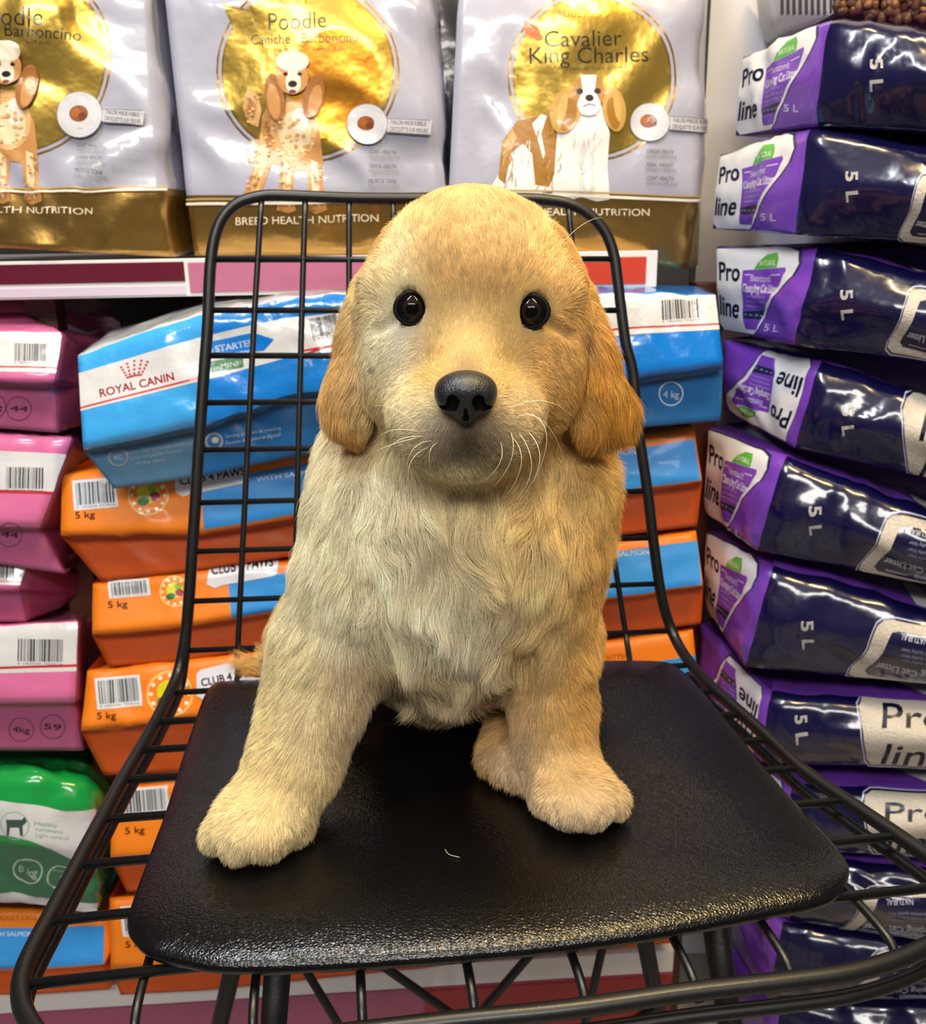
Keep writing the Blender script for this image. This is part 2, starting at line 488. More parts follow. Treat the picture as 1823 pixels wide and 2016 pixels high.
# lower shelf
zl = shz(700, 1905, SH_Y + .0)
zlb = shz(700, 2130, SH_Y)
zl1 = shz(700, 1945, SH_Y)
xr2 = float(at_y(1322, 1900, SH_Y, YAW)[0]) / math.cos(TH)
shelf_part('shelf_board', Xl, xr2, d + .004, d + .45, zl - .02, zl - .002, shelf_white)
shelf_part('price_rail', Xl, xr2, d - .004, d + .004, zl1 - .002, zl, shelf_white)
shelf_part('kick_panel', Xl, xr2, d - .004, d + .02, .0, zl1 - .004, mat('dusty_rose_panel', '#9c4c68', rough=.3, coat=.3))
_ls = rail_strip('label_strip', float(at_y(835, 1950, SH_Y, YAW)[0]), xr2, zlb, zl1 - .006, lower_red); _ls.location.y -= .006
shelf_part('back_panel', Xl, xr1 + .06, d + .46, d + .47, 0, 2.3, dark_m)
xu = float(at_y(178, 1200, 1.05, YAW)[0])
perf = mat('brown_upright_steel', '#4a2414', rough=.45, bump=.2, bscale=25, var=.2)
for xx in (xu, float(at_y(1350, 1000, 1.1, YAW)[0])):
    bm = bmesh.new(); box_bm(bm, xx - .016, xx + .016, d + .05, d + .08, 0, zb, .001)
    me = bpy.data.meshes.new('upright'); bm.to_mesh(me); bm.free()
    up = link('upright', me, [perf], shelf_unit, smooth=False); up.rotation_euler = (0, 0, TH)

# ================================================================ BAGS
W, GOLD, GOLDL, K = '#dcdde4', None, None, '#1c1a18'
gold = foil('#c4a24a'); gold_d = foil('#a88444'); gold_l = foil('#d9c27a', .35)
white_f = mat('pearl_white_film', '#a2a2b3', rough=.28, coat=.5, bump=.3, bscale=20, bdist=.004, var=.02, coat_rough=.06)
def shield(b, cx, cy, r):
    b.put(ELL(cx, cy, r + 14, r + 14, gold_d, n=48)); b.put(ELL(cx, cy, r + 10, r + 10, white_f, n=48))
    b.put(ELL(cx, cy, r + 4, r + 4, gold_d, n=48)); b.put(ELL(cx, cy, r, r, gold, n=48))
def kibble_badge(b, x, y, r, ang=-3):
    b.put(ELL(x, y, r, r, '#a9a9ad')); b.put(ELL(x, y, r - 1.5, r - 1.5, '#c9c9d0')); b.put(RING(x, y, r - 6, r - 6, 1.2, '#b9b9bd'))
    b.put(ELL(x - 2, y - 2, r * .42, r * .36, '#8a4a22')); b.put(ELL(x - 8, y - 5, r * .22, r * .2, '#a8602c')); b.put(ELL(x + 6, y + 3, r * .2, r * .17, '#6f3715'))
    b.put(T('*****', x, y + r * .62, 4, '#8a8a8e'))
    b.put(RECT(x + r, y - 10, x + r + 82, y + 18, '#babac2', ang)); b.put(LINE([(x + r, y - 11), (x + r + 80, y - 7)], 1.5, '#6e6a66')); b.put(LINE([(x + r, y + 15), (x + r + 80, y + 20)], 1.5, '#6e6a66'))
    b.put(T('TAILOR-MADE KIBBLE', x + r + 40, y - 2, 8, K, ang, w=68)); b.put(T('CROQUETTE SUR MESURE', x + r + 41, y + 11, 8, K, ang, w=72))
def claims(b, x, y, items, ang=-2, dy=29):
    for i, (a, c) in enumerate(items):
        b.put(T(a, x + 25, y + dy * i, 7.5, '#3a3836', ang, w=52)); b.put(T(c, x + 28, y + dy * i + 10, 6, '#7a7876', ang, w=60))
def poodle(b, ox, oy, k=1.0):
    f = lambda pts: [(ox + k * x, oy + k * y) for x, y in pts]
    A, Bc, Cc, Dk = '#c08a50', '#d9ab72', '#9c6432', '#e9cfa6'
    # tail, body, legs, ears, head; origin at the head centre
    b.put(POLY(f([(-88, 20), (-98, 62), (-90, 92), (-70, 100), (-62, 70), (-66, 44), (-80, 28)]), Bc)); b.put(POLY(f([(-84, 40), (-90, 70), (-78, 86), (-70, 62)]), '#b98552'))
    b.put(POLY(f([(-62, 82), (-40, 44), (24, 50), (52, 110), (58, 170), (40, 190), (-20, 182), (-60, 160)]), A))
    b.put(POLY(f([(-62, 90), (-74, 150), (-84, 212), (-98, 232), (-92, 250), (-70, 254), (-62, 228), (-44, 180), (-30, 150)]), A)); b.put(POLY(f([(-64, 110), (-72, 160), (-82, 220), (-70, 244), (-62, 200), (-48, 150)]), Bc))
    b.put(POLY(f([(-24, 160), (-26, 220), (-32, 262), (-8, 268), (6, 262), (0, 220), (4, 175)]), A)); b.put(POLY(f([(-18, 165), (-18, 240), (-6, 258), (-4, 180)]), Dk))
    b.put(POLY(f([(26, 160), (30, 222), (32, 262), (44, 270), (66, 262), (58, 216), (56, 160)]), A)); b.put(POLY(f([(34, 165), (38, 240), (52, 258), (48, 170)]), Dk))
    b.put(ELL(ox, oy + 108 * k, 46 * k, 56 * k, Bc)); b.put(ELL(ox + 4 * k, oy + 112 * k, 32 * k, 42 * k, Dk)); b.put(ELL(ox + 14 * k, oy + 90 * k, 16 * k, 26 * k, '#f2e6d2'))
    for i in range(40):
        r = random.Random(i * 7 + int(ox)); a = r.uniform(0, 6.28); q = r.uniform(.2, 1)
        b.put(ELL(ox + 44 * q * math.cos(a) * k, oy + (110 + 54 * q * math.sin(a)) * k, 4.5 * k, 3.2 * k, r.choice([Bc, Dk, '#c99a62', '#e2bd8c']), n=7))
    for (cx_, cy_, sx_, sy_, n_) in ((-78, 195, 12, 50, 26), (-14, 215, 11, 44, 26), (44, 215, 11, 44, 26), (-78, 62, 14, 30, 18), (-40, 120, 18, 40, 22)):
        r = random.Random(n_ + int(cx_))
        for i in range(n_):
            b.put(ELL(ox + (cx_ + r.uniform(-sx_, sx_)) * k, oy + (cy_ + r.uniform(-sy_, sy_)) * k, 3.6 * k, 2.8 * k, r.choice([A, Bc, Cc, '#b07a44', '#e2bd8c']), n=6))
    b.put(ELL(ox - 34 * k, oy + 44 * k, 19 * k, 46 * k, Cc, 8)); b.put(ELL(ox - 36 * k, oy + 52 * k, 12 * k, 34 * k, A, 8))
    b.put(ELL(ox + 40 * k, oy + 42 * k, 19 * k, 44 * k, Cc, -12)); b.put(ELL(ox + 42 * k, oy + 50 * k, 12 * k, 32 * k, A, -12))
    b.put(ELL(ox, oy + 4 * k, 30 * k, 34 * k, A)); b.put(ELL(ox, oy - 26 * k, 31 * k, 20 * k, '#eadbc4')); b.put(ELL(ox + 2 * k, oy + 14 * k, 14 * k, 24 * k, '#ecdcc6'))
    b.put(ELL(ox - 12 * k, oy - 1 * k, 4.5 * k, 3.5 * k, '#2a1a12')); b.put(ELL(ox + 14 * k, oy - 1 * k, 4.5 * k, 3.5 * k, '#2a1a12'))
    b.put(ELL(ox + 1 * k, oy + 18 * k, 8.5 * k, 6.5 * k, '#1d1614')); b.put(ELL(ox + 1 * k, oy + 33 * k, 7 * k, 4 * k, '#8a3f3a'))
def cavalier(b, ox, oy, k=1.0):
    f = lambda pts: [(ox + k * x, oy + k * y) for x, y in pts]
    br, wh, lt = '#a07028', '#e4e2de', '#c39a52'
    b.put(POLY(f([(-60, 38), (-130, 50), (-166, 92), (-176, 160), (-196, 192), (-150, 202), (-90, 198), (-50, 190), (-30, 120)]), wh))
    b.put(POLY(f([(-72, 38), (-140, 54), (-170, 96), (-178, 170), (-164, 180), (-152, 120), (-128, 100), (-110, 120), (-104, 182), (-76, 186), (-46, 110), (-50, 60)]), br))
    b.put(POLY(f([(-92, 40), (-110, 60), (-96, 100), (-88, 130), (-84, 120), (-92, 80), (-80, 44)]), wh)); b.put(POLY(f([(-150, 70), (-166, 100), (-170, 150), (-160, 120), (-140, 90)]), lt))
    b.put(POLY(f([(-46, 20), (-60, 80), (-66, 170), (-72, 214), (-40, 212), (-10, 206), (20, 214), (44, 210), (40, 150), (44, 80), (26, 20)]), wh))
    b.put(POLY(f([(-8, 90), (-20, 140), (-14, 206), (12, 208), (14, 150)]), '#d3d0ca')); b.put(POLY(f([(0, 110), (-8, 150), (-4, 190), (6, 190), (8, 150)]), '#eceae6'))
    r = random.Random(5)
    for i in range(60):
        x_, y_ = r.choice([(r.uniform(-165, -110), r.uniform(80, 185)), (r.uniform(-110, -50), r.uniform(60, 180)), (r.uniform(-30, 36), r.uniform(60, 190))])
        c_ = r.choice([br, lt, '#8a5c20']) if x_ < -50 and (x_ < -140 or x_ > -105) else r.choice(['#d8d5cf', '#f0eeea', '#cbc8c2'])
        b.put(LINE(f([(x_, y_), (x_ + r.uniform(-5, 2), y_ + 8), (x_ + r.uniform(-9, 2), y_ + 18)]), 1.8 * k, c_))
    b.put(ELL(ox - 44 * k, oy + 34 * k, 30 * k, 46 * k, lt, -12)); b.put(ELL(ox - 40 * k, oy + 42 * k, 18 * k, 34 * k, br, -12)); b.put(ELL(ox - 50 * k, oy + 30 * k, 9 * k, 32 * k, '#cfa862', -12))
    b.put(ELL(ox + 52 * k, oy + 32 * k, 23 * k, 44 * k, lt, 8)); b.put(ELL(ox + 50 * k, oy + 40 * k, 13 * k, 32 * k, br, 8)); b.put(ELL(ox + 58 * k, oy + 28 * k, 7 * k, 28 * k, '#cfa862', 8))
    b.put(ELL(ox + 2 * k, oy - 4 * k, 32 * k, 36 * k, '#a8783a')); b.put(POLY(f([(-14, -38), (18, -38), (14, -8), (24, 20), (16, 42), (-12, 42), (-20, 20), (-10, -8)]), '#efedea')); b.put(ELL(ox + 2 * k, oy + 22 * k, 22 * k, 22 * k, '#efedea'))
    b.put(ELL(ox - 16 * k, oy - 4 * k, 7 * k, 6 * k, '#1c120e')); b.put(ELL(ox + 19 * k, oy - 5 * k, 7 * k, 6 * k, '#1c120e'))
    b.put(ELL(ox + 3 * k, oy + 9 * k, 8.5 * k, 7 * k, '#15100f')); b.put(LINE(f([(-10, 26), (3, 21), (15, 25)]), 2.2, '#4a3a34'))
GROUP_TOP = 'white and gold dog food bags on the upper shelf'
# middle poodle bag
b = Bag([[(300, -190, .03), (575, -190, .03), (850, -190, .03), (868, -190, .08)],
         [(326, 0, .0), (588, 0, -.012), (846, 0, .0), (858, 0, .07)],
         [(368, 385, -.01), (620, 385, -.02), (871, 378, -.01), (886, 378, .06)],
         [(384, 503, .0), (630, 502, -.005), (876, 500, .0), (888, 498, .06)]], 1.02, 1.15,
        [[white_f] * 3, [white_f] * 3, [gold_d] * 3], nx=[16, 16, 3], ny=[8, 20, 9], amp=.0055, cscale=.085, seed=3)
shield(b, 606, 140, 166)
b.put(POLY([(440, 10), (500, 22), (500, 50), (462, 60)], gold)); b.put(LINE([(450, 16), (494, 24)], 2.5, '#5c4020'))
b.put(ELL(660, 170, 90, 110, foil('#d08a2a', .3), n=30))
b.put(T('ADULT', 578, 5, 13, '#5c4a20', 2)); b.put(T('Poodle', 586, 42, 34, '#4a3a1a', 2, w=112)); b.put(T('Caniche / Barboncino', 600, 77, 20, '#4a3a1a', 1, w=210)); b.put(T('From 10 months old - A partir de 10 mois', 610, 99, 7, '#4a3a1a', 1, w=140))
poodle(b, 578, 150)
kibble_badge(b, 722, 246, 40)
claims(b, 727, 300, [('COAT HEALTH', 'SANTE DU PELAGE'), ('DENTAL HEALTH', 'SANTE DENTAIRE'), ('MUSCLE TONE', 'TONICITE MUSCULAIRE')], 0)
b.put(LINE([(370, 392), (620, 388), (870, 382)], 3, '#b59a64')); b.put(LINE([(370, 400), (620, 396), (870, 390)], 5, '#e8e2d2'))
b.put(T('BREED HEALTH NUTRITION', 606, 429, 15, '#e6dcc0', 1.3, w=276))
b.build('dog_food_bag', 'white and gold poodle food bag in the middle, directly above the chair back', 'bag', GROUP_TOP)
# left poodle bag
b = Bag([[(-240, -190, .03), (20, -190, .03), (272, -190, .03), (304, -190, .09)],
         [(-215, 0, .0), (40, 0, -.014), (300, 0, .0), (318, 0, .06)],
         [(-190, 372, -.01), (70, 371, -.02), (321, 370, -.01), (362, 376, .05)],
         [(-185, 478, .0), (80, 492, -.02), (338, 506, .0), (378, 490, .05)]], 1.0, 1.13,
        [[white_f] * 3, [white_f] * 3, [gold_d] * 3], nx=[16, 16, 4], ny=[8, 20, 9], amp=.0065, cscale=.075, seed=21)
shield(b, 20, 112, 186)
b.put(T('Poodle', 22, 34, 36, '#2c2414', -1, w=130)); b.put(T('Caniche / Barboncino', 20, 60, 24, '#2c2414', -4, w=280)); b.put(T('From 10 months old - A partir de 10 mois', 0, 82, 8, '#4a3a1a', -2, w=200))
poodle(b, 14, 128, 1.02)
kibble_badge(b, 158, 226, 45, -6)
claims(b, 153, 287, [('COAT HEALTH', 'SANTE DU PELAGE'), ('DENTAL HEALTH', 'SANTE DENTAIRE'), ('MUSCLE TONE', 'TONICITE MUSCULAIRE')], -3, 26)
b.put(LINE([(-190, 372), (70, 371), (320, 368)], 3, '#b59a64')); b.put(LINE([(-190, 377), (70, 377), (320, 374)], 4, '#e8e2d2'))
b.put(T('BREED HEALTH NUTRITION', 28, 413, 13, '#e6dcc0', -.5, w=310))
b.put(T('3 kg', 352, 402, 17, '#222222', 0, w=26)); b.put(RECT(330, 225, 350, 262, '#6a6c70'))
for i in range(8): b.put(T('ingredients', 348, 285 + i * 11, 5, '#6a6c70', -4, w=24))
b.build('dog_food_bag', 'white and gold poodle food bag at the far left of the upper shelf', 'bag', GROUP_TOP)
# cavalier bag
b = Bag([[(925, -190, .03), (1165, -190, .03), (1392, -190, .03), (1402, -190, .06)],
         [(900, 30, .0), (1150, 30, -.012), (1384, 20, .0), (1394, 20, .05)],
         [(884, 372, -.01), (1130, 376, -.02), (1366, 387, -.01), (1378, 385, .04)],
         [(900, 486, .0), (1120, 494, -.01), (1342, 530, .0), (1374, 522, .04)]], 1.02, 1.15,
        [[white_f] * 3, [white_f] * 3, [gold_d, gold_d, gold]], nx=[16, 16, 3], ny=[8, 20, 9], amp=.006, cscale=.09, seed=38)
shield(b, 1165, 152, 152)
b.put(POLY([(1030, 40), (1058, 56), (1070, 80), (1060, 84), (1034, 68)], '#e8641c'))
b.put(T('ADULT', 1125, 31, 13, '#5c4416', 2)); b.put(T('Cavalier', 1147, 77, 32, '#2a220e', 2, w=152)); b.put(T('King Charles', 1158, 109, 32, '#2a220e', 1, w=232)); b.put(T('From 10 months old - A partir de 10 mois', 1160, 135, 7, '#4a3a1a', 1, w=140))
cavalier(b, 1155, 186, .98)
kibble_badge(b, 1276, 242, 38)
claims(b, 1270, 300, [('CARDIAC HEALTH', 'SANTE CARDIAQUE'), ('IDEAL WEIGHT', 'POIDS IDEAL'), ('COAT HEALTH', 'SANTE DU PELAGE')], -2, 26)
b.put(LINE([(890, 373), (1130, 377), (1368, 386)], 3, '#b59a64')); b.put(LINE([(890, 380), (1130, 384), (1368, 393)], 5, '#e8e2d2'))
b.put(T('BREED HEALTH NUTRITION', 1130, 416, 14, '#e6dcc0', 0, w=290))
b.build('dog_food_bag', 'white and gold bag with a brown and white spaniel picture on it', 'bag', GROUP_TOP)

# a darker bag glimpsed behind, between the two right-hand gold bags
b = Bag([[(852, -150, 0), (905, -150, 0), (960, -150, 0)], [(852, 200, -.01), (905, 200, -.015), (960, 200, -.01)], [(852, 470, 0), (905, 470, 0), (960, 470, 0)]], 1.19, 1.27, [[mat('smoke_grey_film', '#6c6a74', rough=.25, coat=.5, bump=.4, bscale=25, bdist=.005)] * 2] * 2, nx=8, ny=14, amp=.006, cscale=.06, seed=44)
for i in range(16): b.put(T('ingredients analysis', 893, 250 + i * 9, 4.5, '#2c2c30', 0, w=30))
b.build('dog_food_bag', 'grey bag glimpsed in the dark gap between two gold bags on the upper shelf', 'bag')
# ---- lying bags: top / front face / folded flap lip / recessed lower face
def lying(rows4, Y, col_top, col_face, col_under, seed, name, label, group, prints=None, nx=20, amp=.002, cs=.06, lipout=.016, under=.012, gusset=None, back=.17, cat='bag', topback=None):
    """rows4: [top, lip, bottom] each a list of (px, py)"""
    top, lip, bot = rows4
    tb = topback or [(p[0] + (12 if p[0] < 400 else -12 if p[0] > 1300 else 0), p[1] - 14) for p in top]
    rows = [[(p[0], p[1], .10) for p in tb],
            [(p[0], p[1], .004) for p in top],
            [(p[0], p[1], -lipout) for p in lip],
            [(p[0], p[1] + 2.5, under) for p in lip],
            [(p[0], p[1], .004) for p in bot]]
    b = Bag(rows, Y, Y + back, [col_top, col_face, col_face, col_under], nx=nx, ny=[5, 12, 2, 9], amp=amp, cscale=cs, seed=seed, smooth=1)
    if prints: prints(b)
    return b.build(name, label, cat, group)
def tband(b, t0, t1, col, s0=0, s1=None, curve=0):
    """a stripe running across the flap between row fractions (row 1 = top edge of the face, row 2 = lip)"""
    s1 = b.C - 1 if s1 is None else s1
    n = 12; S = np.linspace(s0, s1, n)
    up = [(x, 1 + t0) for x in S]; dn = [(x, 1 + t1) for x in S[::-1]]
    b.put(POLY(up + dn, col), 'st')
def crown(b, x, y, k, col, ang):
    a = math.radians(ang)
    for i, (dx, top) in enumerate([(-26, -2), (-14, 4), (0, 7), (14, 4), (26, -2)]):
        for q in range(4 if i != 2 else 4):
            xx = dx * (.62 + .12 * q); yy = q * (6 + top * .25)
            X = x + k * (xx * math.cos(a) - yy * math.sin(a) * 0) ; Yy = y - k * (yy + xx * math.sin(a))
            b.put(ELL(X, Yy, 2.4 * k, 2.2 * k, col, n=10))
    b.put(LINE([(x - k * 15, y + k * (5 + 15 * math.sin(a))), (x, y + k * 4), (x + k * 15, y + k * (5 - 15 * math.sin(a)))], 3 * k, col))
BL, BLD, BLG = '#2f9be6', '#0d6fca', '#4a7a9c'
blue_film = mat('sky_blue_film', '#3a9fe4', rough=.22, coat=.7, bump=.35, bscale=30, bdist=.005, coat_rough=.05)
blue_deep = mat('strong_blue_film', '#0a72cc', rough=.2, coat=.7, bump=.35, bscale=30, bdist=.005, coat_rough=.05)
blue_under = mat('shade_slate_blue_film', '#4b7493', rough=.35, coat=.3, bump=.3, bscale=30)  # greyed, darker blue: shade below the flap painted into the film
blue_under2 = mat('shade_blue_film', '#1a5f9c', rough=.3, coat=.4, bump=.3, bscale=30)  # deep blue darkened to paint in the shade below the flap
crisp_white = mat('crisp_white_film', '#cdcdd0', rough=.22, coat=.7, bump=.4, bscale=30, bdist=.005, var=.02, coat_rough=.05)
REDC = '#b8262c'
def blueA(b):
    b.put(POLY([(1.03, 1.0), (3, 1.0), (3, 2.0), (1.05, 2.0)], mat('mid_blue_film', '#1478cf', rough=.2, coat=.7, bump=.35, bscale=30, bdist=.005, coat_rough=.05)), 'st')
    tband(b, .19, .60, crisp_white, 0, 3); tband(b, .555, .575, REDC, 0, 1.03); tband(b, .54, .565, REDC, 2.25, 3)
    b.put(T('ROYAL CANIN', 270, 757, 16, REDC, 13, w=150, bold=.9)); crown(b, 265, 735, 1.05, REDC, 12)
    b.put(POLY([(415, 672), (500, 655), (540, 668), (520, 690), (420, 700)], blue_deep)); b.put(T('STARTER', 462, 680, 12, '#e8eef6', 10, w=78, bold=.6)); b.put(T('MOTHER & BABYDOG', 462, 697, 6, '#cfe0f2', 10, w=74))
    b.put(POLY([(415, 712), (478, 700), (480, 722), (416, 734)], '#1d6b3c')); b.put(T('MINI', 452, 718, 9, '#e8f4ea', 10, w=34, bold=.5))
    b.put(BARCODE(612, 622, 668, 660, 12, seed=5)); b.put(LINE([(590, 700), (640, 685), (680, 672)], 3.5, REDC))
    b.put(ELL(235, 900, 20, 18, '#8d9298')); b.put(ELL(235, 900, 17, 15, blue_under)); b.put(T('RC', 235, 900, 9, '#a9adb2', 8))
    for i, s_ in enumerate(['Natural Oligo saccharides health support', 'lacteal complex for immunity', 'of the litter']):
        b.put(T(s_, 322 - i * 12, 880 + i * 14, 7, '#93a3b4', 9, w=150 - i * 44))
    b.put(ELL(423, 868, 18, 17, '#9aa0a6')); b.put(ELL(423, 868, 14, 13, blue_under2)); b.put(ELL(425, 866, 7, 6, '#c4b49a'))
    for i, s_ in enumerate(['Strong puppies at weaning', 'Soutien du systeme digestif']):
        b.put(T(s_, 500, 850 + i * 13, 7, '#9db8d4', 9, w=110))
lying([[(153, 700), (398, 622), (560, 590), (700, 580)], [(164, 882), (398, 835), (560, 782), (700, 750)], [(225, 962), (398, 938), (560, 903), (700, 878)]], .915,
      [mat('clear_silver_film', '#b9bdc2', rough=.2, coat=.7, bump=.5, bscale=25, bdist=.006)] * 3, [blue_film] * 3, [blue_under, blue_under2, blue_under2], 51, 'dog_food_bag',
      'long light blue and white bag with a red crown logo, left of the puppy', 'blue puppy food bags lying on the orange bags', blueA, nx=[22, 16, 12], amp=.0035,
      topback=[(215, 652), (420, 592), (560, 573), (700, 568)])
def blueB(b):
    tband(b, .0, .49, crisp_white, 0.0, 2); tband(b, .40, .425, REDC)
    b.put(BARCODE(1302, 590, 1376, 628, 4, seed=9)); b.put(T('4 kg', 1321, 776, 13, '#d8e4f0', 0, w=30, bold=.5)); b.put(RING(1321, 775, 24, 24, 2, '#c9dcf0'))
lying([[(1010, 592), (1215, 577), (1408, 582)], [(1010, 790), (1245, 745), (1424, 718)], [(1010, 870), (1245, 843), (1418, 828)]], .915,
      [blue_deep] * 2, [blue_deep] * 2, [blue_under2] * 2, 57, 'dog_food_bag', 'blue puppy food bag with a white barcode band, lying right of the puppy head', 'blue puppy food bags lying on the orange bags', blueB,
      nx=[12, 14], amp=.0025, topback=[(1030, 566), (1215, 560), (1380, 566)])
# orange bags
OR, ORD = satin('#f08010'), satin('#c44e0a')  # second orange is darker, painting in the shade under the flaps
PB = satin('#2f8fdc')
def club(b, x0, y0, x1, y1, ang):
    dy = -(x1 - x0) * math.tan(math.radians(ang))
    b.put(POLY([(x0, y0 + 8), (x0 + 8, y0), (x1 - 3, y0 + dy), (x1, y0 + dy + 6), (x1, y1 + dy - 8), (x1 - 8, y1 + dy - 4), (x0 + 30, y1 - 6), (x0 + 16, y1), (x0, y1 - 8)], '#dcdde6'))
    b.put(T('CLUB 4 PAWS', (x0 + x1) / 2, (y0 + y1) / 2 + dy / 2 - 3, 15, '#15131a', ang, w=(x1 - x0) * .88, bold=1))
def fruit(b, x, y, r, ang=8):
    b.put(ELL(x, y, r, r, '#f2c06a')); b.put(ELL(x, y, r * .9, r * .9, OR)); b.put(ELL(x, y - r * .1, r * .55, r * .5, '#d6d21e')); b.put(ELL(x - r * .25, y + r * .3, r * .3, r * .22, '#1f6b2a', 20))
    b.put(ELL(x + r * .3, y + r * .05, r * .28, r * .24, '#9c2740')); b.put(ELL(x + r * .2, y - r * .35, r * .22, r * .18, '#7fae2a'))
    n = 12
    for i in range(n):
        a = 2 * math.pi * i / n
        b.put(ELL(x + r * .8 * math.cos(a), y + r * .8 * math.sin(a), r * .09, r * .09, '#f3ead8', n=8))
def orange_left(bc, kg, fr, cl, bluepoly, extra=None):
    def f(b):
        if bluepoly: b.put(POLY(bluepoly, PB))
        if bc: b.put(BARCODE(*bc[:4], 5, seed=bc[4], bg='#dfe0e4'))
        if kg: b.put(T('5 kg', kg[0], kg[1], 13, '#40230a', 3, w=38, bold=.5))
        if fr: fruit(b, *fr)
        if cl: club(b, *cl)
        if extra: extra(b)
    return f
GO = 'orange cat food bags in the left pile'
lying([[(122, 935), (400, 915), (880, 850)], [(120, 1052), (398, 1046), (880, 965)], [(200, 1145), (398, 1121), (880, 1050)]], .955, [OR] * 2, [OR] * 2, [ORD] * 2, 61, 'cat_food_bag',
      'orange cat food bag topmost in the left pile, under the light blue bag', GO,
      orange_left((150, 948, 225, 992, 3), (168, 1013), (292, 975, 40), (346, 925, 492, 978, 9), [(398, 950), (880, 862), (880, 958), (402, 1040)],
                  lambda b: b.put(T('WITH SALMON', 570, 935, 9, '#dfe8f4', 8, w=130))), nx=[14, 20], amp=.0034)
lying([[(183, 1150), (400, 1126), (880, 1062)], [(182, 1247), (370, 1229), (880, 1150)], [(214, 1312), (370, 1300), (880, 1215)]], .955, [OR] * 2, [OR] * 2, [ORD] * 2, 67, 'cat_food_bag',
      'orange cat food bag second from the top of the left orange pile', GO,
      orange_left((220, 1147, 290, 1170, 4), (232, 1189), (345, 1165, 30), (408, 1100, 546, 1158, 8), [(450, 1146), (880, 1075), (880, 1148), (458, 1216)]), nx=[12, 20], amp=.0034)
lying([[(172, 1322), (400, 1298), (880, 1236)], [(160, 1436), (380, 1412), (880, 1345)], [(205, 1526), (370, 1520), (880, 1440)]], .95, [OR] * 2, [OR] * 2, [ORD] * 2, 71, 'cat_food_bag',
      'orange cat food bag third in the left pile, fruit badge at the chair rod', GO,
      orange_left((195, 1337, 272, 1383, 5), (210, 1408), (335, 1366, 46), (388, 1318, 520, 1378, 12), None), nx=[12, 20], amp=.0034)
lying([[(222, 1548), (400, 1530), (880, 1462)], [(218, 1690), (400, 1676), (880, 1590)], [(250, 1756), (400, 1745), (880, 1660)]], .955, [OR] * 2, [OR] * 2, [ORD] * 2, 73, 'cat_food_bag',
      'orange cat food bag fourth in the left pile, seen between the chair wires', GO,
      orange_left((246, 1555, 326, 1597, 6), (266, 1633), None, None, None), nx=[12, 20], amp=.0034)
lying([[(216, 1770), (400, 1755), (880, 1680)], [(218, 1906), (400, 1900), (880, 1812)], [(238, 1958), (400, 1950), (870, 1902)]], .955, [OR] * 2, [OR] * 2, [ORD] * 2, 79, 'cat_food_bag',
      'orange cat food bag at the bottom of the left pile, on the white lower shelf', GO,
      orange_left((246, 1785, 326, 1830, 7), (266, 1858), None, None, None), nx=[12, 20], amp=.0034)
GR_ = 'orange cat food bags in the right pile'
def orange_right(poly, txt=None):
    def f(b):
        b.put(POLY(poly, PB))
        if txt: b.put(T(txt[0], txt[1], txt[2], 10, '#e4ebf4', 4, w=txt[3], bold=.5))
    return f
lying([[(905, 905), (1200, 866), (1366, 842)], [(905, 1010), (1200, 972), (1382, 946)], [(905, 1090), (1200, 1056), (1372, 1036)]], .955, [OR] * 2, [OR] * 2, [ORD] * 2, 83, 'cat_food_bag',
      'orange and blue cat food bag on top of the right orange pile', GR_, orange_right([(960, 925), (1366, 865), (1379, 944), (965, 1000)], ('WITH SALMON', 1192, 893, 120)), nx=[14, 12])
lying([[(905, 1108), (1200, 1068), (1370, 1046)], [(905, 1215), (1200, 1178), (1384, 1152)], [(905, 1285), (1200, 1252), (1380, 1228)]], .955, [OR] * 2, [OR] * 2, [ORD] * 2, 87, 'cat_food_bag',
      'orange and blue cat food bag, second from the top of the right orange pile', GR_, orange_right([(960, 1120), (1374, 1064), (1381, 1150), (965, 1207)], ('WITH A SALMON', 1213, 1090, 130)), nx=[14, 12])
def or3(b):
    b.put(POLY([(960, 1348), (1372, 1290), (1376, 1385), (965, 1440)], PB)); b.put(T('FOR KITTENS', 1205, 1293, 9, '#a0480a', 4, w=80))
lying([[(905, 1298), (1200, 1262), (1364, 1240)], [(905, 1450), (1200, 1410), (1378, 1388)], [(905, 1500), (1200, 1468), (1372, 1446)]], .955, [OR] * 2, [OR] * 2, [ORD] * 2, 91, 'cat_food_bag',
      'orange and blue cat food bag, third in the right pile, just above the cushion', GR_, or3, nx=[14, 12])
for i, (y0, y1, y2) in enumerate([(1512, 1600, 1660), (1714, 1800, 1858)]):
    pass
lying([[(905, 1520), (1200, 1488), (1350, 1468)], [(905, 1670), (1200, 1636), (1352, 1610)], [(905, 1730), (1200, 1690), (1350, 1668)]], .955, [OR] * 2, [OR] * 2, [ORD] * 2, 93, 'cat_food_bag',
      'orange cat food bag behind the cushion, second from bottom of the right pile', GR_, None, nx=[14, 12])
lying([[(905, 1745), (1200, 1708), (1330, 1690)], [(905, 1860), (1200, 1820), (1330, 1800)], [(905, 1893), (1200, 1868), (1325, 1856)]], .955, [OR] * 2, [OR] * 2, [ORD] * 2, 95, 'cat_food_bag',
      'orange cat food bag behind the cushion, at the bottom of the right pile', GR_, None, nx=[14, 12])
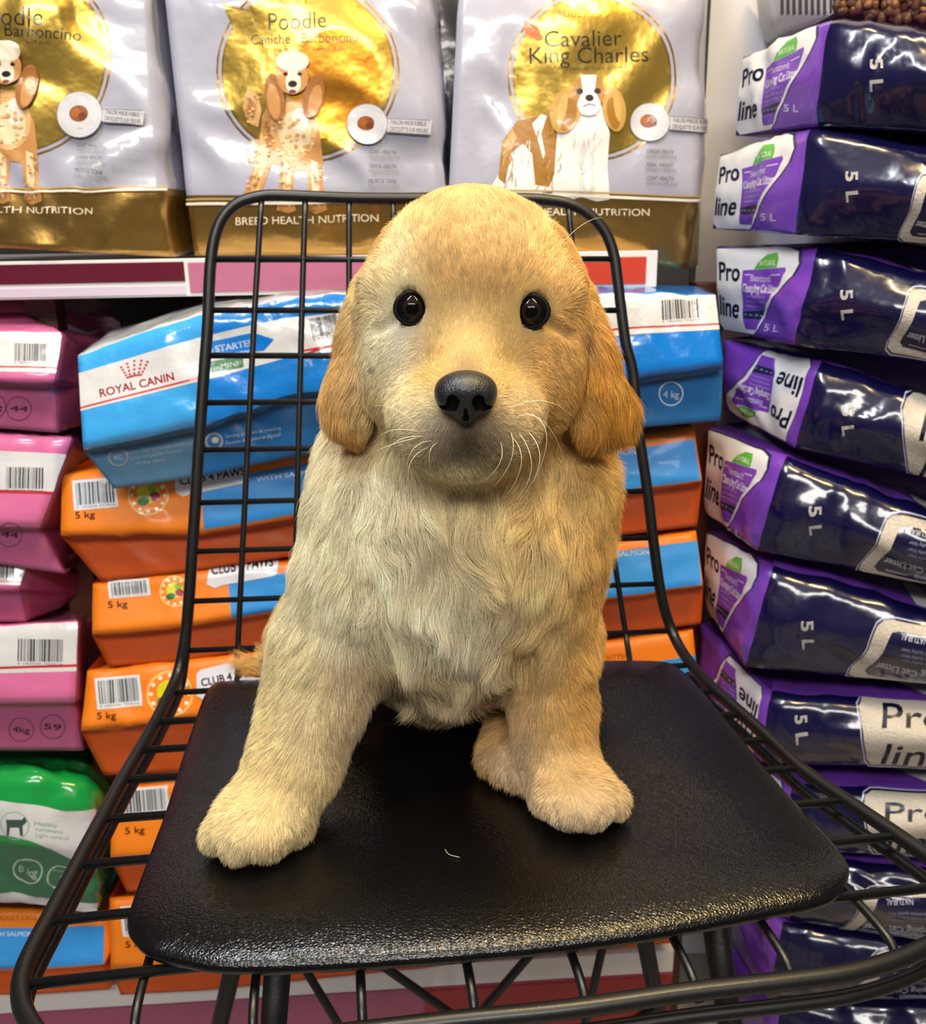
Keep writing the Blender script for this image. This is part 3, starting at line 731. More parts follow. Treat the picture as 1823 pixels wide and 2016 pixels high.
# ---- pink bags
PK = mat('rose_pink_film', '#cf6a9b', rough=.25, coat=.5, bump=.35, bscale=30, bdist=.004)
PKD = mat('dusky_pink_film', '#a34f78', rough=.35, coat=.3, bump=.3, bscale=30)  # darker pink; under the flaps it paints in their shade
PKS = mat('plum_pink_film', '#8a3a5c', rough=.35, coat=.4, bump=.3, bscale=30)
GP = 'pink food bags in the left stack'
def pink(bc, c44=None, band=(.0, .8), redt=.7, seed=1, scol=1):
    def f(b):
        tband(b, band[0], band[1], crisp_white, 0, scol); tband(b, redt, redt + .035, REDC, 0, scol)
        b.put(BARCODE(*bc, -1, seed=seed))
        if c44:
            for (x, y, s_) in c44:
                b.put(RING(x, y, 25, 24, 1.5, '#5a2440')); b.put(T(s_, x, y, 11, '#5a2440', -4, w=34, bold=.4))
    return f
def gus(rows, dx=34, dd=.05):   # adds a gusset column on the right
    return [r + [(r[-1][0] + dx, r[-1][1] - 6)] for r in rows]
def pinkbag(rows, gpts, Y, seed, label, prints, nx=(16, 5), gcol=None, topback=None, name='cat_food_bag', cols=None, amp=.002):
    top, lip, bot = rows
    tb = topback or [(p[0] - 4, p[1] - 14) for p in top]
    G = gpts
    R = [[(p[0], p[1], .10) for p in tb] + [(G[0][0], G[0][1], .12)],
         [(p[0], p[1], .004) for p in top] + [(G[1][0], G[1][1], .06)],
         [(p[0], p[1], -.016) for p in lip] + [(G[2][0], G[2][1], .06)],
         [(p[0], p[1] + 2.5, .008) for p in lip] + [(G[2][0], G[2][1] + 2, .06)],
         [(p[0], p[1], .004) for p in bot] + [(G[3][0], G[3][1], .06)]]
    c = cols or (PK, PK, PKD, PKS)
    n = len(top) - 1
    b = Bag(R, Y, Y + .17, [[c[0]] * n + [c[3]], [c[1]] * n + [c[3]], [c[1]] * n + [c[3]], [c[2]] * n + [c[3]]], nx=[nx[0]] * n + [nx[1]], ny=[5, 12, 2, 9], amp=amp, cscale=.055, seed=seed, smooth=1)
    prints(b)
    return b.build(name, label, 'bag', GP if cols is None else None)
pinkbag([[(-180, 656), (123, 654)], [(-180, 745), (106, 752)], [(-180, 828), (113, 852)]], [(118, 640), (150, 684), (158, 760), (156, 838)], .95, 101,
        'pink and white food bag topmost of the left stack, barcode band under a rose top', pink((30, 677, 94, 712), [(-12, 800, '4kg'), (38, 804, '44')], (0, .82), .70, 2), topback=[(-180, 628), (40, 618)][:2])
pinkbag([[(-180, 845), (142, 862)], [(-180, 1034), (78, 1036)], [(-180, 1082), (128, 1130)]], [(156, 846), (160, 890), (140, 1040), (136, 1120)], .95, 103,
        'pink and white food bag second in the left stack, wide flap hanging over its front', pink((14, 920, 86, 962), [(20, 1052, '44')], (.18, .62), .60, 3))
pinkbag([[(-180, 1092), (58, 1092)], [(-180, 1155), (36, 1158)], [(-180, 1226), (50, 1224)]], [(100, 1100), (150, 1132), (148, 1168), (120, 1196)], .97, 107,
        'crooked pink food bag third in the left stack, pushed back with its pale side showing', pink((-60, 1108, 30, 1138), None, (0, .9), .8, 4))
pinkbag([[(-180, 1242), (154, 1224)], [(-180, 1384), (148, 1380)], [(-180, 1476), (164, 1478)]], [(172, 1192), (170, 1236), (176, 1370), (178, 1470)], .95, 109,
        'pink and white food bag bottom one of the left stack, resting on the green bag', pink((36, 1258, 124, 1302), [(42, 1436, '4kg'), (104, 1430, '59')], (0, .62), .53, 5))
# dark pink bag behind, under the shelf
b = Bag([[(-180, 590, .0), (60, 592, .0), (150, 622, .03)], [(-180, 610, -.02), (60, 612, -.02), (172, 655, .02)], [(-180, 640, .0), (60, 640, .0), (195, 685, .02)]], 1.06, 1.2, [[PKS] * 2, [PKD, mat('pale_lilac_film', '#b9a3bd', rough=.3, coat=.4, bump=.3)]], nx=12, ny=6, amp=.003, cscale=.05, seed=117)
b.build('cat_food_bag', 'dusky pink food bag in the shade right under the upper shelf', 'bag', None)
# ---- green bag
GRN = mat('leaf_green_film', '#12913f', rough=.2, coat=.6, bump=.5, bscale=22, bdist=.006, coat_rough=.05)
GRD = mat('bottle_green_film', '#2a6e4a', rough=.3, coat=.4, bump=.3, bscale=30)
def green(b):
    b.put(POLY([(-180, 1560), (0, 1570), (60, 1578), (130, 1592), (215, 1602), (206, 1660), (150, 1690), (90, 1660), (30, 1642), (-180, 1640)], crisp_white))
    b.put(POLY([(-180, 1750), (0, 1752), (90, 1766), (190, 1775), (188, 1796), (90, 1784), (0, 1772), (-180, 1768)], crisp_white))
    b.put(RING(34, 1620, 28, 28, 2, '#8aa69a')); b.put(POLY([(18, 1608), (48, 1608), (54, 1602), (58, 1612), (50, 1620), (50, 1640), (45, 1640), (43, 1624), (26, 1624), (22, 1642), (17, 1642), (19, 1620)], '#3a4a44'))
    for i, s_ in enumerate(['Healthy', 'maintenance', 'Light control']): b.put(T(s_, 92 + i * 6, 1618 + i * 12, 8, '#4a9a72', -8, w=44 + i * 10))
    b.put(RING(55, 1712, 30, 26, 3, '#b9cfc2')); b.put(T('8 kg', 55, 1712, 15, '#dfe8e2', -5, w=38, bold=.8)); b.put(RING(120, 1726, 27, 24, 3, '#b9cfc2')); b.put(T('8', 124, 1728, 14, '#dfe8e2', -5, bold=.8)); b.put(T('CROQUETTE', 118, 1714, 4, '#b9cfc2', -5, w=30))
b = Bag([[(-180, 1492, .10), (60, 1486, .10), (170, 1492, .12), (205, 1530, .14)],
         [(-180, 1540, .0), (60, 1528, -.01), (165, 1540, .0), (232, 1575, .06)],
         [(-180, 1655, -.02), (60, 1655, -.025), (195, 1680, -.01), (212, 1680, .06)],
         [(-180, 1768, .0), (60, 1776, .0), (188, 1796, .0), (208, 1770, .06)]], .94, 1.1,
        [[GRN] * 3, [GRN] * 3, [GRD, GRD, GRD]], nx=[14, 10, 5], ny=[8, 14, 12], amp=.009, cscale=.065, seed=121)
green(b)
b.build('dog_food_bag', 'green and white dog food bag in the left stack, crumpled under the pink bags', 'bag')
def ob(b):
    b.put(POLY([(-180, 1826), (60, 1826), (208, 1822), (204, 1896), (60, 1906), (-180, 1910)], PB)); b.put(T('FOR ADULT CATS', 22, 1806, 10, '#b05a14', 0, w=100)); b.put(T('WITH SALMON', 20, 1838, 9, '#dfe8f4', 0, w=90))
lying([[(-180, 1790), (60, 1792), (206, 1806)], [(-180, 1908), (60, 1908), (206, 1898)], [(-180, 1960), (60, 1958), (216, 1948)]], .955, [OR] * 2, [OR] * 2, [ORD] * 2, 127, 'cat_food_bag',
      'orange and bright blue cat food bag bottom left, under the green bag', None, ob, nx=[14, 10])

# ================================================================ LITTER BAGS (right-hand stack)
PUR = mat('violet_film', '#6a38a6', rough=.28, coat=.5, bump=.35, bscale=28, bdist=.004)
NAVY = mat('navy_film', '#0c0a34', rough=.2, coat=.6, bump=.35, bscale=22, bdist=.005, coat_rough=.05)
PURD = mat('plum_violet_film', '#4b2378', rough=.3, coat=.4, bump=.3, bscale=30)
LW = mat('litter_white_film', '#cfced0', rough=.35, coat=.35, bump=.25, bscale=30, var=.02)
def quadmap(q, u, v):
    """u right, v down in the quad TL, TR, BR, BL"""
    q = np.asarray(q, float)
    u = np.asarray(u)[..., None]; v = np.asarray(v)[..., None]
    return (q[0] * (1 - u) + q[1] * u) * (1 - v) + (q[3] * (1 - u) + q[2] * u) * v
def on_quad(q, shapes):
    out = []
    for s_ in shapes:
        V = np.asarray(s_['V'], float)
        if len(V): out.append(dict(s_, V=quadmap(q, V[:, 0] / 100, V[:, 1] / 100)))
    return out
def end_print(q, flip=False, green_on=True):
    """artwork of the bag end in 0..100 coordinates"""
    S = []
    f = (lambda sh: [dict(s_, V=100 - np.asarray(s_['V'])) for s_ in sh]) if flip else (lambda sh: sh)
    shape = [(0, 3), (78, 2), (90, 5), (95, 14), (92, 28), (82, 42), (72, 56), (64, 74), (57, 90), (52, 97), (6, 99), (0, 92)]
    out = (np.array(shape) - [45, 50]) * [1.05, 1.04] + [45, 50]
    S += f(POLY(np.clip(out, 0, 100), '#24224a')); S += f(POLY(shape, LW))
    S += f(POLY([(33, 26), (82, 19), (84, 23), (79, 40), (68, 56), (60, 74), (55, 92), (40, 92), (35, 74)], PUR))
    S += f(POLY([(36, 72), (63, 68), (59, 79), (38, 80)], '#1a1838'))
    S += f(T('= = = =', 49, 75, 4, '#8f97b8', 0, w=22))
    if green_on:
        S += f(POLY([(45, 24), (49, 15), (58, 8), (69, 7), (72, 11), (72, 20)], '#4f9c3a')); S += f(T('NATURAL', 60, 15.5, 5.0, '#d3e8c8', 4, w=19, bold=.3))
    S += f(T('Bentonit', 55, 33, 7.5, '#d6c8ea', 3, w=23, bold=.3)); S += f(T('Clumping Cat Litter', 56, 44, 8.5, '#e0d6ee', 3, w=42, bold=.5))
    S += f(LINE([(36, 31), (43, 30.4)], 1.2, '#c9b8e4')); S += f(LINE([(67, 29), (79, 27.5)], 1.2, '#c9b8e4'))
    for i in range(3): S += f(T('premium quality dust free', 51, 53 + i * 5.5, 2.8, '#b39ad2', 3, w=26))
    S += f(T('Pro', 16, 28, 22, '#1b1d44', 2, w=27, bold=1.0)); S += f(T('line', 16, 68, 24, '#1b1d44', 1, w=29, shear=.12, bold=1.0))
    return on_quad(q, S)
SAND = mat('granule_print', '#b5aca0', rough=.5, coat=.3, bump=.5, bscale=400, var=.25)
def side_panel(b, x, y, w, h, slope, style):
    """rounded granule-coloured badge on the navy side; style 'proline' or 'text' (printed upside down)"""
    sk = lambda pts: [(x + w * px_ , y + h * py_ + slope * w * px_) for px_, py_ in pts]
    if style == 'text':
        shp = [(.0, .93), (.03, .80), (.10, .66), (.20, .45), (.28, .12), (.34, .03), (.42, 0), (1.3, .0), (1.3, 1.0), (.06, 1.0)]
    else:
        shp = [(.0, .2), (.03, .07), (.10, .01), (.2, 0), (1.3, 0), (1.3, 1.0), (.14, 1.0), (.09, .9), (.08, .75), (.05, .5)]
    def grow(p, g): p = np.array(p); c = np.array([.6, .5]); return (p - c) * [1 + g, 1 + g * 2] + c
    b.put(POLY(sk(grow(shp, .055)), '#b9bce0')); b.put(POLY(sk(grow(shp, .035)), '#0b0b1c')); b.put(POLY(sk(shp), SAND))
    a = -math.degrees(math.atan(slope))
    if style == 'text':
        inn = [(.16, .82), (.2, .72), (.34, .44), (.42, .18), (.5, .14), (1.3, .14), (1.3, .88), (.2, .88)]
        b.put(POLY(sk(inn), NAVY))
        b.put(T('NATURAL', x + w * .64, y + h * .22 + slope * w * .6, h * .075, '#b9bcd0', a + 180, w=w * .28)); b.put(T('Clumping Cat Litter', x + w * .68, y + h * .66 + slope * w * .7, h * .12, '#d9dae4', a + 180, w=w * .85, bold=.5))
        b.put(T('Bentonit', x + w * .74, y + h * .81 + slope * w * .75, h * .09, '#b9bcd0', a + 180, w=w * .34))
        for i in range(3): b.put(T('ultra premium quality litter', x + w * .76, y + h * (.36 + .07 * i) + slope * w * .7, h * .035, '#8a8db0', a + 180, w=w * .5))
        b.put(LINE(sk([(.28, .82), (.5, .82)]), 1.5, '#b9bcd0'))
    else:
        b.put(T('Pro', x + w * .62, y + h * .30 + slope * w * .6, h * .34, '#191a3e', a + 1, w=w * .72, bold=1.2)); b.put(T('line', x + w * .66, y + h * .80 + slope * w * .66, h * .36, '#191a3e', a, w=w * .78, shear=.18, bold=1.2))
def five_l(b, x, y, h=23, tilt=-8):
    b.put(T('5 L', x, y, h, '#dad6d6', -90 - tilt - 4, w=h * 2.15, bold=1.2))
# (L top, L bottom, corner top, corner bottom, right top, right bottom, 5L position, end art, side art)
LB = [
 ((1464, 112), (1447, 268), (1642, 42), (1612, 248), (1823, 66), (1823, 262), (1731, 150), 1, None, 'topmost of the stack, against the clear kibble bag'),
 ((1420, 306), (1404, 450), (1598, 264), (1566, 462), (1823, 292), (1823, 478), (1680, 368), 1, ('text', 1772, 350, 130, 122, .1), 'second from the top, its violet end jutting out left'),
 ((1412, 486), (1420, 648), (1612, 500), (1566, 680), (1823, 540), (1823, 712), (1670, 600), 1, ('text', 1748, 560, 150, 130, .22), 'third from the top, level with the barcode band of the blue bag'),
 ((1425, 668), (1425, 806), (1618, 724), (1566, 882), (1823, 792), (1823, 938), (1672, 826), -1, ('pro', 1776, 782, 150, 155, .22), 'fourth from the top, lettering on its end upside down'),
 ((1396, 842), (1388, 1008), (1545, 912), (1490, 1084), (1823, 1012), (1823, 1148), (1605, 1022), 1, ('text', 1690, 1000, 190, 128, .24), 'fifth from the top, sagging at its violet end'),
 ((1392, 1046), (1390, 1196), (1520, 1120), (1466, 1312), (1823, 1208), (1823, 1344), (1590, 1244), 1, ('text', 1670, 1205, 200, 128, .22), 'sixth from the top, tall violet end with a pointed lower corner'),
 ((1378, 1226), (1380, 1400), (1516, 1376), (1500, 1500), (1823, 1396), (1823, 1512), (1578, 1430), -2, ('pro', 1690, 1372, 175, 128, .03), 'seventh from the top, white end behind the chair rim'),
 ((1400, 1440), (1410, 1540), (1560, 1560), (1545, 1672), (1823, 1570), (1823, 1690), None, -2, ('pro', 1700, 1566, 165, 105, .02), 'eighth from the top, partly hidden behind the chair seat wires'),
 ((1440, 1570), (1445, 1690), (1570, 1700), (1555, 1812), (1823, 1722), (1823, 1850), None, 0, ('text', 1650, 1742, 190, 108, .06), 'ninth from the top, right of the seat cushion corner'),
 ((1440, 1706), (1440, 1850), (1540, 1828), (1510, 1965), (1823, 1866), (1823, 1965), None, 0, ('text', 1672, 1868, 170, 104, .06), 'tenth from the top, crossed by the front rim of the chair'),
 ((1440, 1866), (1440, 1990), (1540, 1975), (1520, 2090), (1823, 1982), (1823, 2100), None, 0, None, 'lowest one seen, below the front rim of the chair'),
]
GL = 'violet and navy cat litter bags in the right stack'
for k, (lt, lb, ct, cb, rt, rb, fl, art, side, where) in enumerate(LB):
    e = lambda p, q, f: (p[0] + (q[0] - p[0]) * f, p[1] + (q[1] - p[1]) * f)
    rt2 = e(ct, rt, 1.9); rb2 = e(cb, rb, 1.9)
    yo = .91; yL, yC, yR = .125, .0, -.10
    lm, cm, rm = e(lt, lb, .5), e(ct, cb, .5), e(rt2, rb2, .5)
    cm = (cm[0] + 3, cm[1])
    tb = [(lt[0] + 6, lt[1] - 10), (ct[0] + 2, ct[1] - 12), (rt2[0], rt2[1] - 34)] if k != 7 else [(lt[0] + 4, lt[1] - 10), (ct[0], ct[1] - 40), (rt2[0], rt2[1] - 46)]
    if k in (2, 3, 4, 5, 6, 7): tb[1] = (ct[0] + 6, ct[1] - 22); tb[2] = (rt2[0], rt2[1] - 60)
    tops = [at_y(q_[0], q_[1], yo + o_) for q_, o_ in ((lt, yL), (ct, yC + .004), (rt2, yR + .02))]
    R = [[tops[0] + [.05, .04, -.003], tops[1] + [.03, .10, -.003], tops[2] + [0, .14, -.003]],
         [(lt[0], lt[1], yL), (ct[0], ct[1], yC + .004), (rt2[0], rt2[1], yR + .02)],
         [(lm[0] - 3, lm[1], yL - .012), (cm[0], cm[1], yC - .004), (rm[0], rm[1], yR - .012)],
         [(lb[0], lb[1], yL), (cb[0], cb[1], yC + .004), (rb2[0], rb2[1], yR + .012)]]
    b = Bag(R, yo, yo + .24, [[PURD, PUR], [PUR, NAVY], [PUR, NAVY]], nx=[14, 30], ny=[5, 9, 9], amp=.0042, cscale=.055, seed=140 + k, smooth=5, yaw=0.0, bulge=.006, backdx=.17)
    b.i0 = 5
    q = [lt, e(lt, ct, .93), e(lb, cb, .88), lb]
    if art: b.put(end_print(q, flip=art < 0))
    if art == 1 and k != 10: b.put(T('5 L', cb[0] - 44, cb[1] - 28 - (cb[1] - ct[1]) * .04, 14, '#e2d8ee', -3 - max(0, (cb[1] - lb[1]) / 12), w=28, bold=.8))
    if side: side_panel(b, side[1], side[2], side[3], side[4], side[5], side[0] if side[0] == 'text' else 'proline')
    if fl: five_l(b, fl[0], fl[1])
    if k in (2, 4, 5):     # printed band on the top face
        b.put(POLY([(1.55, 0.02), (1.63, 0.02), (1.60, .97), (1.52, .97)], LW), 'st'); b.put(POLY([(1.63, .02), (2, .02), (2, .97), (1.60, .97)], '#26246e'), 'st')
        b.put(POLY([(1.88, .02), (2, .02), (2, .97), (1.86, .97)], LW), 'st')
    if k in (3, 6, 7): b.put(POLY([(1.32, .05), (2, .02), (2, .97), (1.62, .97)], LW), 'st')
    b.build('litter_bag', 'cat litter bag, ' + where, 'bag', GL)

# ---- clear bag of brown kibble, top right
kb = empty('kibble_bag', tuple(at_y(1750, 60, 1.02)))
tag(kb, 'clear bag full of brown kibble above the litter stack, striped left side', 'bag')
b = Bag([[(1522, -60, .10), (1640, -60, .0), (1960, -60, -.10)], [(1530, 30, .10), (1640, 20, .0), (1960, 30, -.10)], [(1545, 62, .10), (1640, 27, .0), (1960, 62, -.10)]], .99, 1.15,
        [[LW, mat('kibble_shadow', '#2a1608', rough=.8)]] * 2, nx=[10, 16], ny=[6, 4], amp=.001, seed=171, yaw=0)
for i in range(9):
    x = 1538 + i * 12; b.put(POLY([(x, -50), (x + 6, -50), (x + 6, 26 + 0), (x, 30)], '#5b5048'))
kf = b.build('bag_body', None, None)
kf.parent = kb; kf.matrix_parent_inverse = Matrix.Translation(-kb.location)
V = []; Fk = []; MIk = []
bmk = bmesh.new(); bmesh.ops.create_icosphere(bmk, subdivisions=2, radius=1.0)
kv = np.array([v.co for v in bmk.verts]); kfc = [tuple(v.index for v in f.verts) for f in bmk.faces]; bmk.free()
kmats = [mat('kibble_brown', '#5f3a1e', rough=.55, bump=.6, bscale=300), mat('kibble_dark_brown', '#452711', rough=.55, bump=.6, bscale=300), mat('kibble_tan', '#744a2a', rough=.55, bump=.6, bscale=300)]
n0 = 0
for i in range(26):
    for j in range(9):
        px_ = 1650 + i * 13 + RNG.uniform(-4, 4); py_ = -56 + j * 13 + RNG.uniform(-4, 4)
        if py_ > 25 + (px_ - 1640) * .1: continue
        off = -.10 * (px_ - 1640) / 320
        c = at_y(px_, py_, .982 + off + RNG.uniform(-.003, .003))
        R_ = np.array(Euler(tuple(RNG.uniform(0, 6, 3))).to_matrix())
        V.append((kv * (np.array([.0062, .0045, .0038]) * RNG.uniform(.8, 1.15))) @ R_.T + c)
        Fk += [tuple(k + n0 for k in f) for f in kfc]; MIk += [int(RNG.integers(3))] * len(kfc); n0 += len(kv)
ko = link('kibble', raw_mesh('kibble', np.vstack(V), Fk, MIk), kmats)
ko['kind'] = 'stuff'; ko.parent = kb; ko.matrix_parent_inverse = Matrix.Translation(-kb.location)

# ================================================================ WIRE CHAIR
steel = mat('black_powder_coated_steel', '#070707', rough=.42, coat=.1, bump=.15, bscale=500, bdist=.0004, spec=.5)
steel_leg = mat('black_leg_steel', '#0c0b0a', rough=.45, coat=.08, bump=.1, bscale=300)
WZ = SEAT_Z - .0185
PSI = math.atan(.116); LEAN = math.radians(12)
U_ = np.array([math.cos(PSI), math.sin(PSI), 0]); H_ = np.array([-math.sin(PSI), math.cos(PSI), 0])
V_ = H_ * math.sin(LEAN) + np.array([0, 0, math.cos(LEAN)])
NB = np.cross(U_, V_); PB0 = at_z(850, 1300, WZ)
def chair_pt(px, py, dz=0.0, k=.035):
    d = ray(px, py); tb = ((PB0 - C0) @ NB) / (d @ NB); ts = (WZ + dz - CAM_Z) / d[2]
    if ts < 0: ts = 9.0
    h = max(k - abs(tb - ts), 0) / k
    t = min(tb, ts) - h * h * k * .25 * (1 if tb < 3 else 0)
    return C0 + d * t
chair = empty('wire_chair', tuple(at_z(900, 1600, 0.0)))
tag(chair, 'black wire grid chair that the golden puppy sits on', 'chair')
def ch(o, root=None):
    root = root or chair
    o.parent = root
    o.matrix_parent_inverse = Matrix.Translation(-Vector(chair.location)) if root is chair else Matrix()
    return o
rimL = [(412, 560), (409, 640), (402, 730), (397, 800), (390, 900), (384, 1000), (378, 1090), (372, 1180), (364, 1260), (349, 1330), (318, 1398), (290, 1450), (247, 1524), (204, 1604), (152, 1702), (99, 1802), (72, 1852), (48, 1905), (40, 1955), (56, 2008), (110, 2062), (240, 2078), (480, 2056), (700, 2032), (900, 2009), (1118, 1987), (1356, 1953), (1560, 1930), (1690, 1911), (1800, 1876), (1880, 1826), (1905, 1776), (1870, 1722), (1823, 1684), (1767, 1644), (1675, 1582), (1584, 1519), (1520, 1460), (1461, 1406), (1400, 1352), (1356, 1302), (1325, 1248), (1303, 1178), (1286, 1064), (1276, 977), (1257, 846), (1246, 734), (1231, 671), (1215, 545), (1208, 500), (1192, 458), (1162, 424), (1122, 402), (1070, 393), (1000, 391), (860, 391), (700, 390), (560, 385), (515, 386), (470, 399), (440, 426), (424, 462), (416, 505)]
rim3 = np.array([chair_pt(*p) for p in rimL])
cl = spline(np.vstack([rim3[-3:], rim3, rim3[:4]]), 5)
cl = cl[3 * 5: -3 * 5 - 1]
ch(tube_obj('rim_rod', cl, .0049, steel, None, 14, closed=True))
low = []
for i, p in enumerate(rimL[5:44]):
    q = chair_pt(*p); yy = p[1]
    off = .0155 * min(1, max(0, (yy - 1150) / 170))
    low.append(q - np.array([0, 0, off]) - H_ * (.0155 * .3 * min(1, max(0, (yy - 1150) / 170)) * (0 if yy > 1300 else 1)))
low = low[2:-3]
ch(tube_obj('lower_rim_rod', spline(low, 5), .0040, steel, None, 12))
lowP = spline(low, 5)
# lengthways wires: down the back, through the bend, forward under the cushion
frontx = [(262, 2045), (497, 2040), (714, 2022), (936, 2006), (1158, 1998), (1378, 1975), (1566, 1944), (1773, 1900)]
for k in range(8):
    tx = 515 + 86 * k; bx = 467 + 110.4 * k
    pts = []
    y0 = 390 if k < 7 else 398
    for y in (y0, 600, 800, 1000, 1150, 1220, 1260, 1300, 1345):
        f = (y - 390) / 910.; x = tx + (bx - tx) * (f ** 1.15 if k > 3 else f ** .9)
        pts.append(chair_pt(x, y))
    pe = at_z(frontx[k][0], frontx[k][1], WZ - .0165)
    pb = pts[-1]
    for f in (.35, .7): pts.append(pb * (1 - f) + np.array([*(pe[:2]), WZ - .002]) * f)
    pts.append(np.array([*(pb[:2] * .06 + pe[:2] * .94), WZ - .006])); pts.append(pe)
    ch(tube_obj('grid_wire', spline(pts, 5), .0026, steel, None, 8))
for (xl, yl, xr, yr) in [(418, 511, 1205, 510), (410, 611, 1222, 611), (404, 700, 1236, 702), (397, 793, 1248, 786), (391, 886, 1260, 872), (385, 990, 1272, 967), (378, 1086, 1284, 1059), (371, 1184, 1300, 1149), (360, 1281, 1322, 1242), (335, 1364, 1350, 1310)]:
    A, B_ = chair_pt(xl, yl), chair_pt(xr, yr)
    ch(tube_obj('cross_wire', [A, B_], .0026, steel, None, 8))
for (xl, yl, xr, yr) in [(312, 1421, 1396, 1362), (276, 1477, 1452, 1407), (243, 1535, 1512, 1457), (201, 1613, 1584, 1512), (150, 1703, 1668, 1576), (96, 1813, 1766, 1646), (44, 1939, 1893, 1741)]:
    A, B_ = at_z(xl + 4, yl, WZ - .001), at_z(xr, yr, WZ - .001)
    ch(tube_obj('cross_wire', [A, B_], .0029, steel, None, 8))
# legs and braces
def leg(name, a, b, r0, r1):
    a, b = np.array(a), np.array(b); d_ = (b - a) / (b[2] - a[2])
    top = a + d_ * (WZ - .012 - a[2]); bot = a + d_ * (0.004 - a[2])
    ch(tube_obj(name, [top, top * .5 + bot * .5, bot], [r0, (r0 + r1) / 2, r1], steel_leg, None, 18))
    return top, bot
L1 = leg('leg', at_y(546, 1915, .49), at_y(539, 2016, .488), .0092, .0058)
L2 = leg('leg', at_y(1412, 1850, .52), at_y(1433, 1990, .518), .0092, .0058)
L3 = leg('leg', at_y(455, 1920, .66), at_y(433, 2016, .668), .0092, .0058)
L4 = leg('leg', at_y(1271, 1860, .70), at_y(1296, 1990, .71), .0092, .0058)
for a, b in ((L1, L2), (L2, L4), (L4, L3), (L3, L1)):
    ch(tube_obj('seat_bearer', [a[0], b[0]], .004, steel_leg, None, 8))
def on_leg(L, z): return L[0] + (L[1] - L[0]) * ((L[0][2] - z) / (L[0][2] - L[1][2]))
for (p, q) in [((607, 1918, .60), (680, 2040, .60)), ((700, 1864, .60), (915, 2014, .60)), ((1070, 1849, .60), (925, 2017, .60)), ((1192, 1838, .60), (1152, 2016, .60))]:
    a = at_y(p[0], p[1], p[2]); b = at_y(q[0], q[1], q[2]); dd = b - a
    a = a - dd * (min(.06, WZ - .012 - a[2]) / -dd[2]) ; b = b + dd * .9
    ch(tube_obj('brace_rod', [a, b], .0036, steel_leg, None, 8))
for (La, Lb) in ((L1, L4), (L2, L3)):
    ch(tube_obj('brace_rod', [on_leg(La, .36), on_leg(Lb, .36)], .0036, steel_leg, None, 8))

# ================================================================ SEAT CUSHION
outl = [(403, 1376), (418, 1357), (450, 1350), (560, 1344), (800, 1330), (1060, 1316), (1190, 1310), (1296, 1311), (1330, 1320), (1362, 1346), (1404, 1394), (1455, 1456), (1505, 1520), (1560, 1584), (1612, 1640), (1652, 1684), (1670, 1712), (1668, 1740), (1650, 1768), (1610, 1790), (1500, 1812), (1300, 1850), (1100, 1878), (900, 1897), (700, 1911), (560, 1918), (440, 1918), (392, 1912), (340, 1900), (296, 1888), (266, 1864), (252, 1838), (256, 1800), (285, 1716), (328, 1600), (362, 1490), (392, 1402)]
O = np.array([at_z(p[0], p[1], SEAT_Z - .0118)[:2] for p in outl])
O3 = spline(np.vstack([np.c_[O, np.zeros(len(O))][-2:], np.c_[O, np.zeros(len(O))], np.c_[O, np.zeros(len(O))][:3]]), 8)[16:-17][:, :2]
nO = len(O3); cen = O3.mean(0)
tan = np.roll(O3, -1, 0) - np.roll(O3, 1, 0); tan /= np.linalg.norm(tan, axis=1)[:, None]
inn = np.stack([-tan[:, 1], tan[:, 0]], -1)
if ((cen - O3) * inn).sum() < 0: inn = -inn
prof = [(.009, -.0155), (.004, -.0150), (.001, -.0130), (.0, -.0098), (.0012, -.0072), (.0042, -.0054), (.010, -.0038), (.020, -.0022), (.034, -.0008), (.050, 0)]
rings = []
for off, dz in prof:
    q_ = O3 + inn * min(off, .007)
    tc_ = cen - q_; q_ = q_ + tc_ / np.linalg.norm(tc_, axis=1)[:, None] * max(0, off - .007)
    rings.append(np.c_[q_, np.full(nO, SEAT_Z + dz)])
last = rings[-1][:, :2]
for f in np.linspace(.05, .97, 26):
    p = last * (1 - f) + cen * f
    rings.append(np.c_[p, np.full(nO, SEAT_Z)])
Vc = np.vstack(rings); nr = len(rings)
PAWS = [at_z(500, 1620, SEAT_Z), at_z(1140, 1570, SEAT_Z), at_z(990, 1510, SEAT_Z)]
dzz = vnoise(np.c_[Vc[:, :2] / .07, np.zeros(len(Vc))], 31) * .0011 + vnoise(np.c_[Vc[:, :2] / .025, np.zeros(len(Vc))], 33) * .00035
for p in PAWS:
    r = np.linalg.norm(Vc[:, :2] - p[:2], axis=1); dzz -= .0035 * np.exp(-(r / .035) ** 2)
Vc[:, 2] += dzz * np.clip((Vc[:, 2] - (SEAT_Z - .006)) / .006, 0, 1)
pk = vnoise(np.c_[Vc[:, 0] / .008, Vc[:, 1] / .008, Vc[:, 2] / .02], 35)     # gathers under the hem
w = np.clip((SEAT_Z - .0095 - Vc[:, 2]) / .005, 0, 1)
Vc[:, 2] += pk * .0011 * w
Fc = [tuple(range(nO))[::-1]]
for i in range(nr - 1):
    for j in range(nO):
        l = (j + 1) % nO; Fc.append((i * nO + j, i * nO + l, (i + 1) * nO + l, (i + 1) * nO + j))
Fc.append(tuple((nr - 1) * nO + j for j in range(nO)))
lm = bpy.data.materials.new('black_leatherette'); lm.use_nodes = True
nt = lm.node_tree; bs = nt.nodes['Principled BSDF']
bs.inputs['Base Color'].default_value = lin('#060506'); bs.inputs['Roughness'].default_value = .23; bs.inputs['Specular IOR Level'].default_value = .46
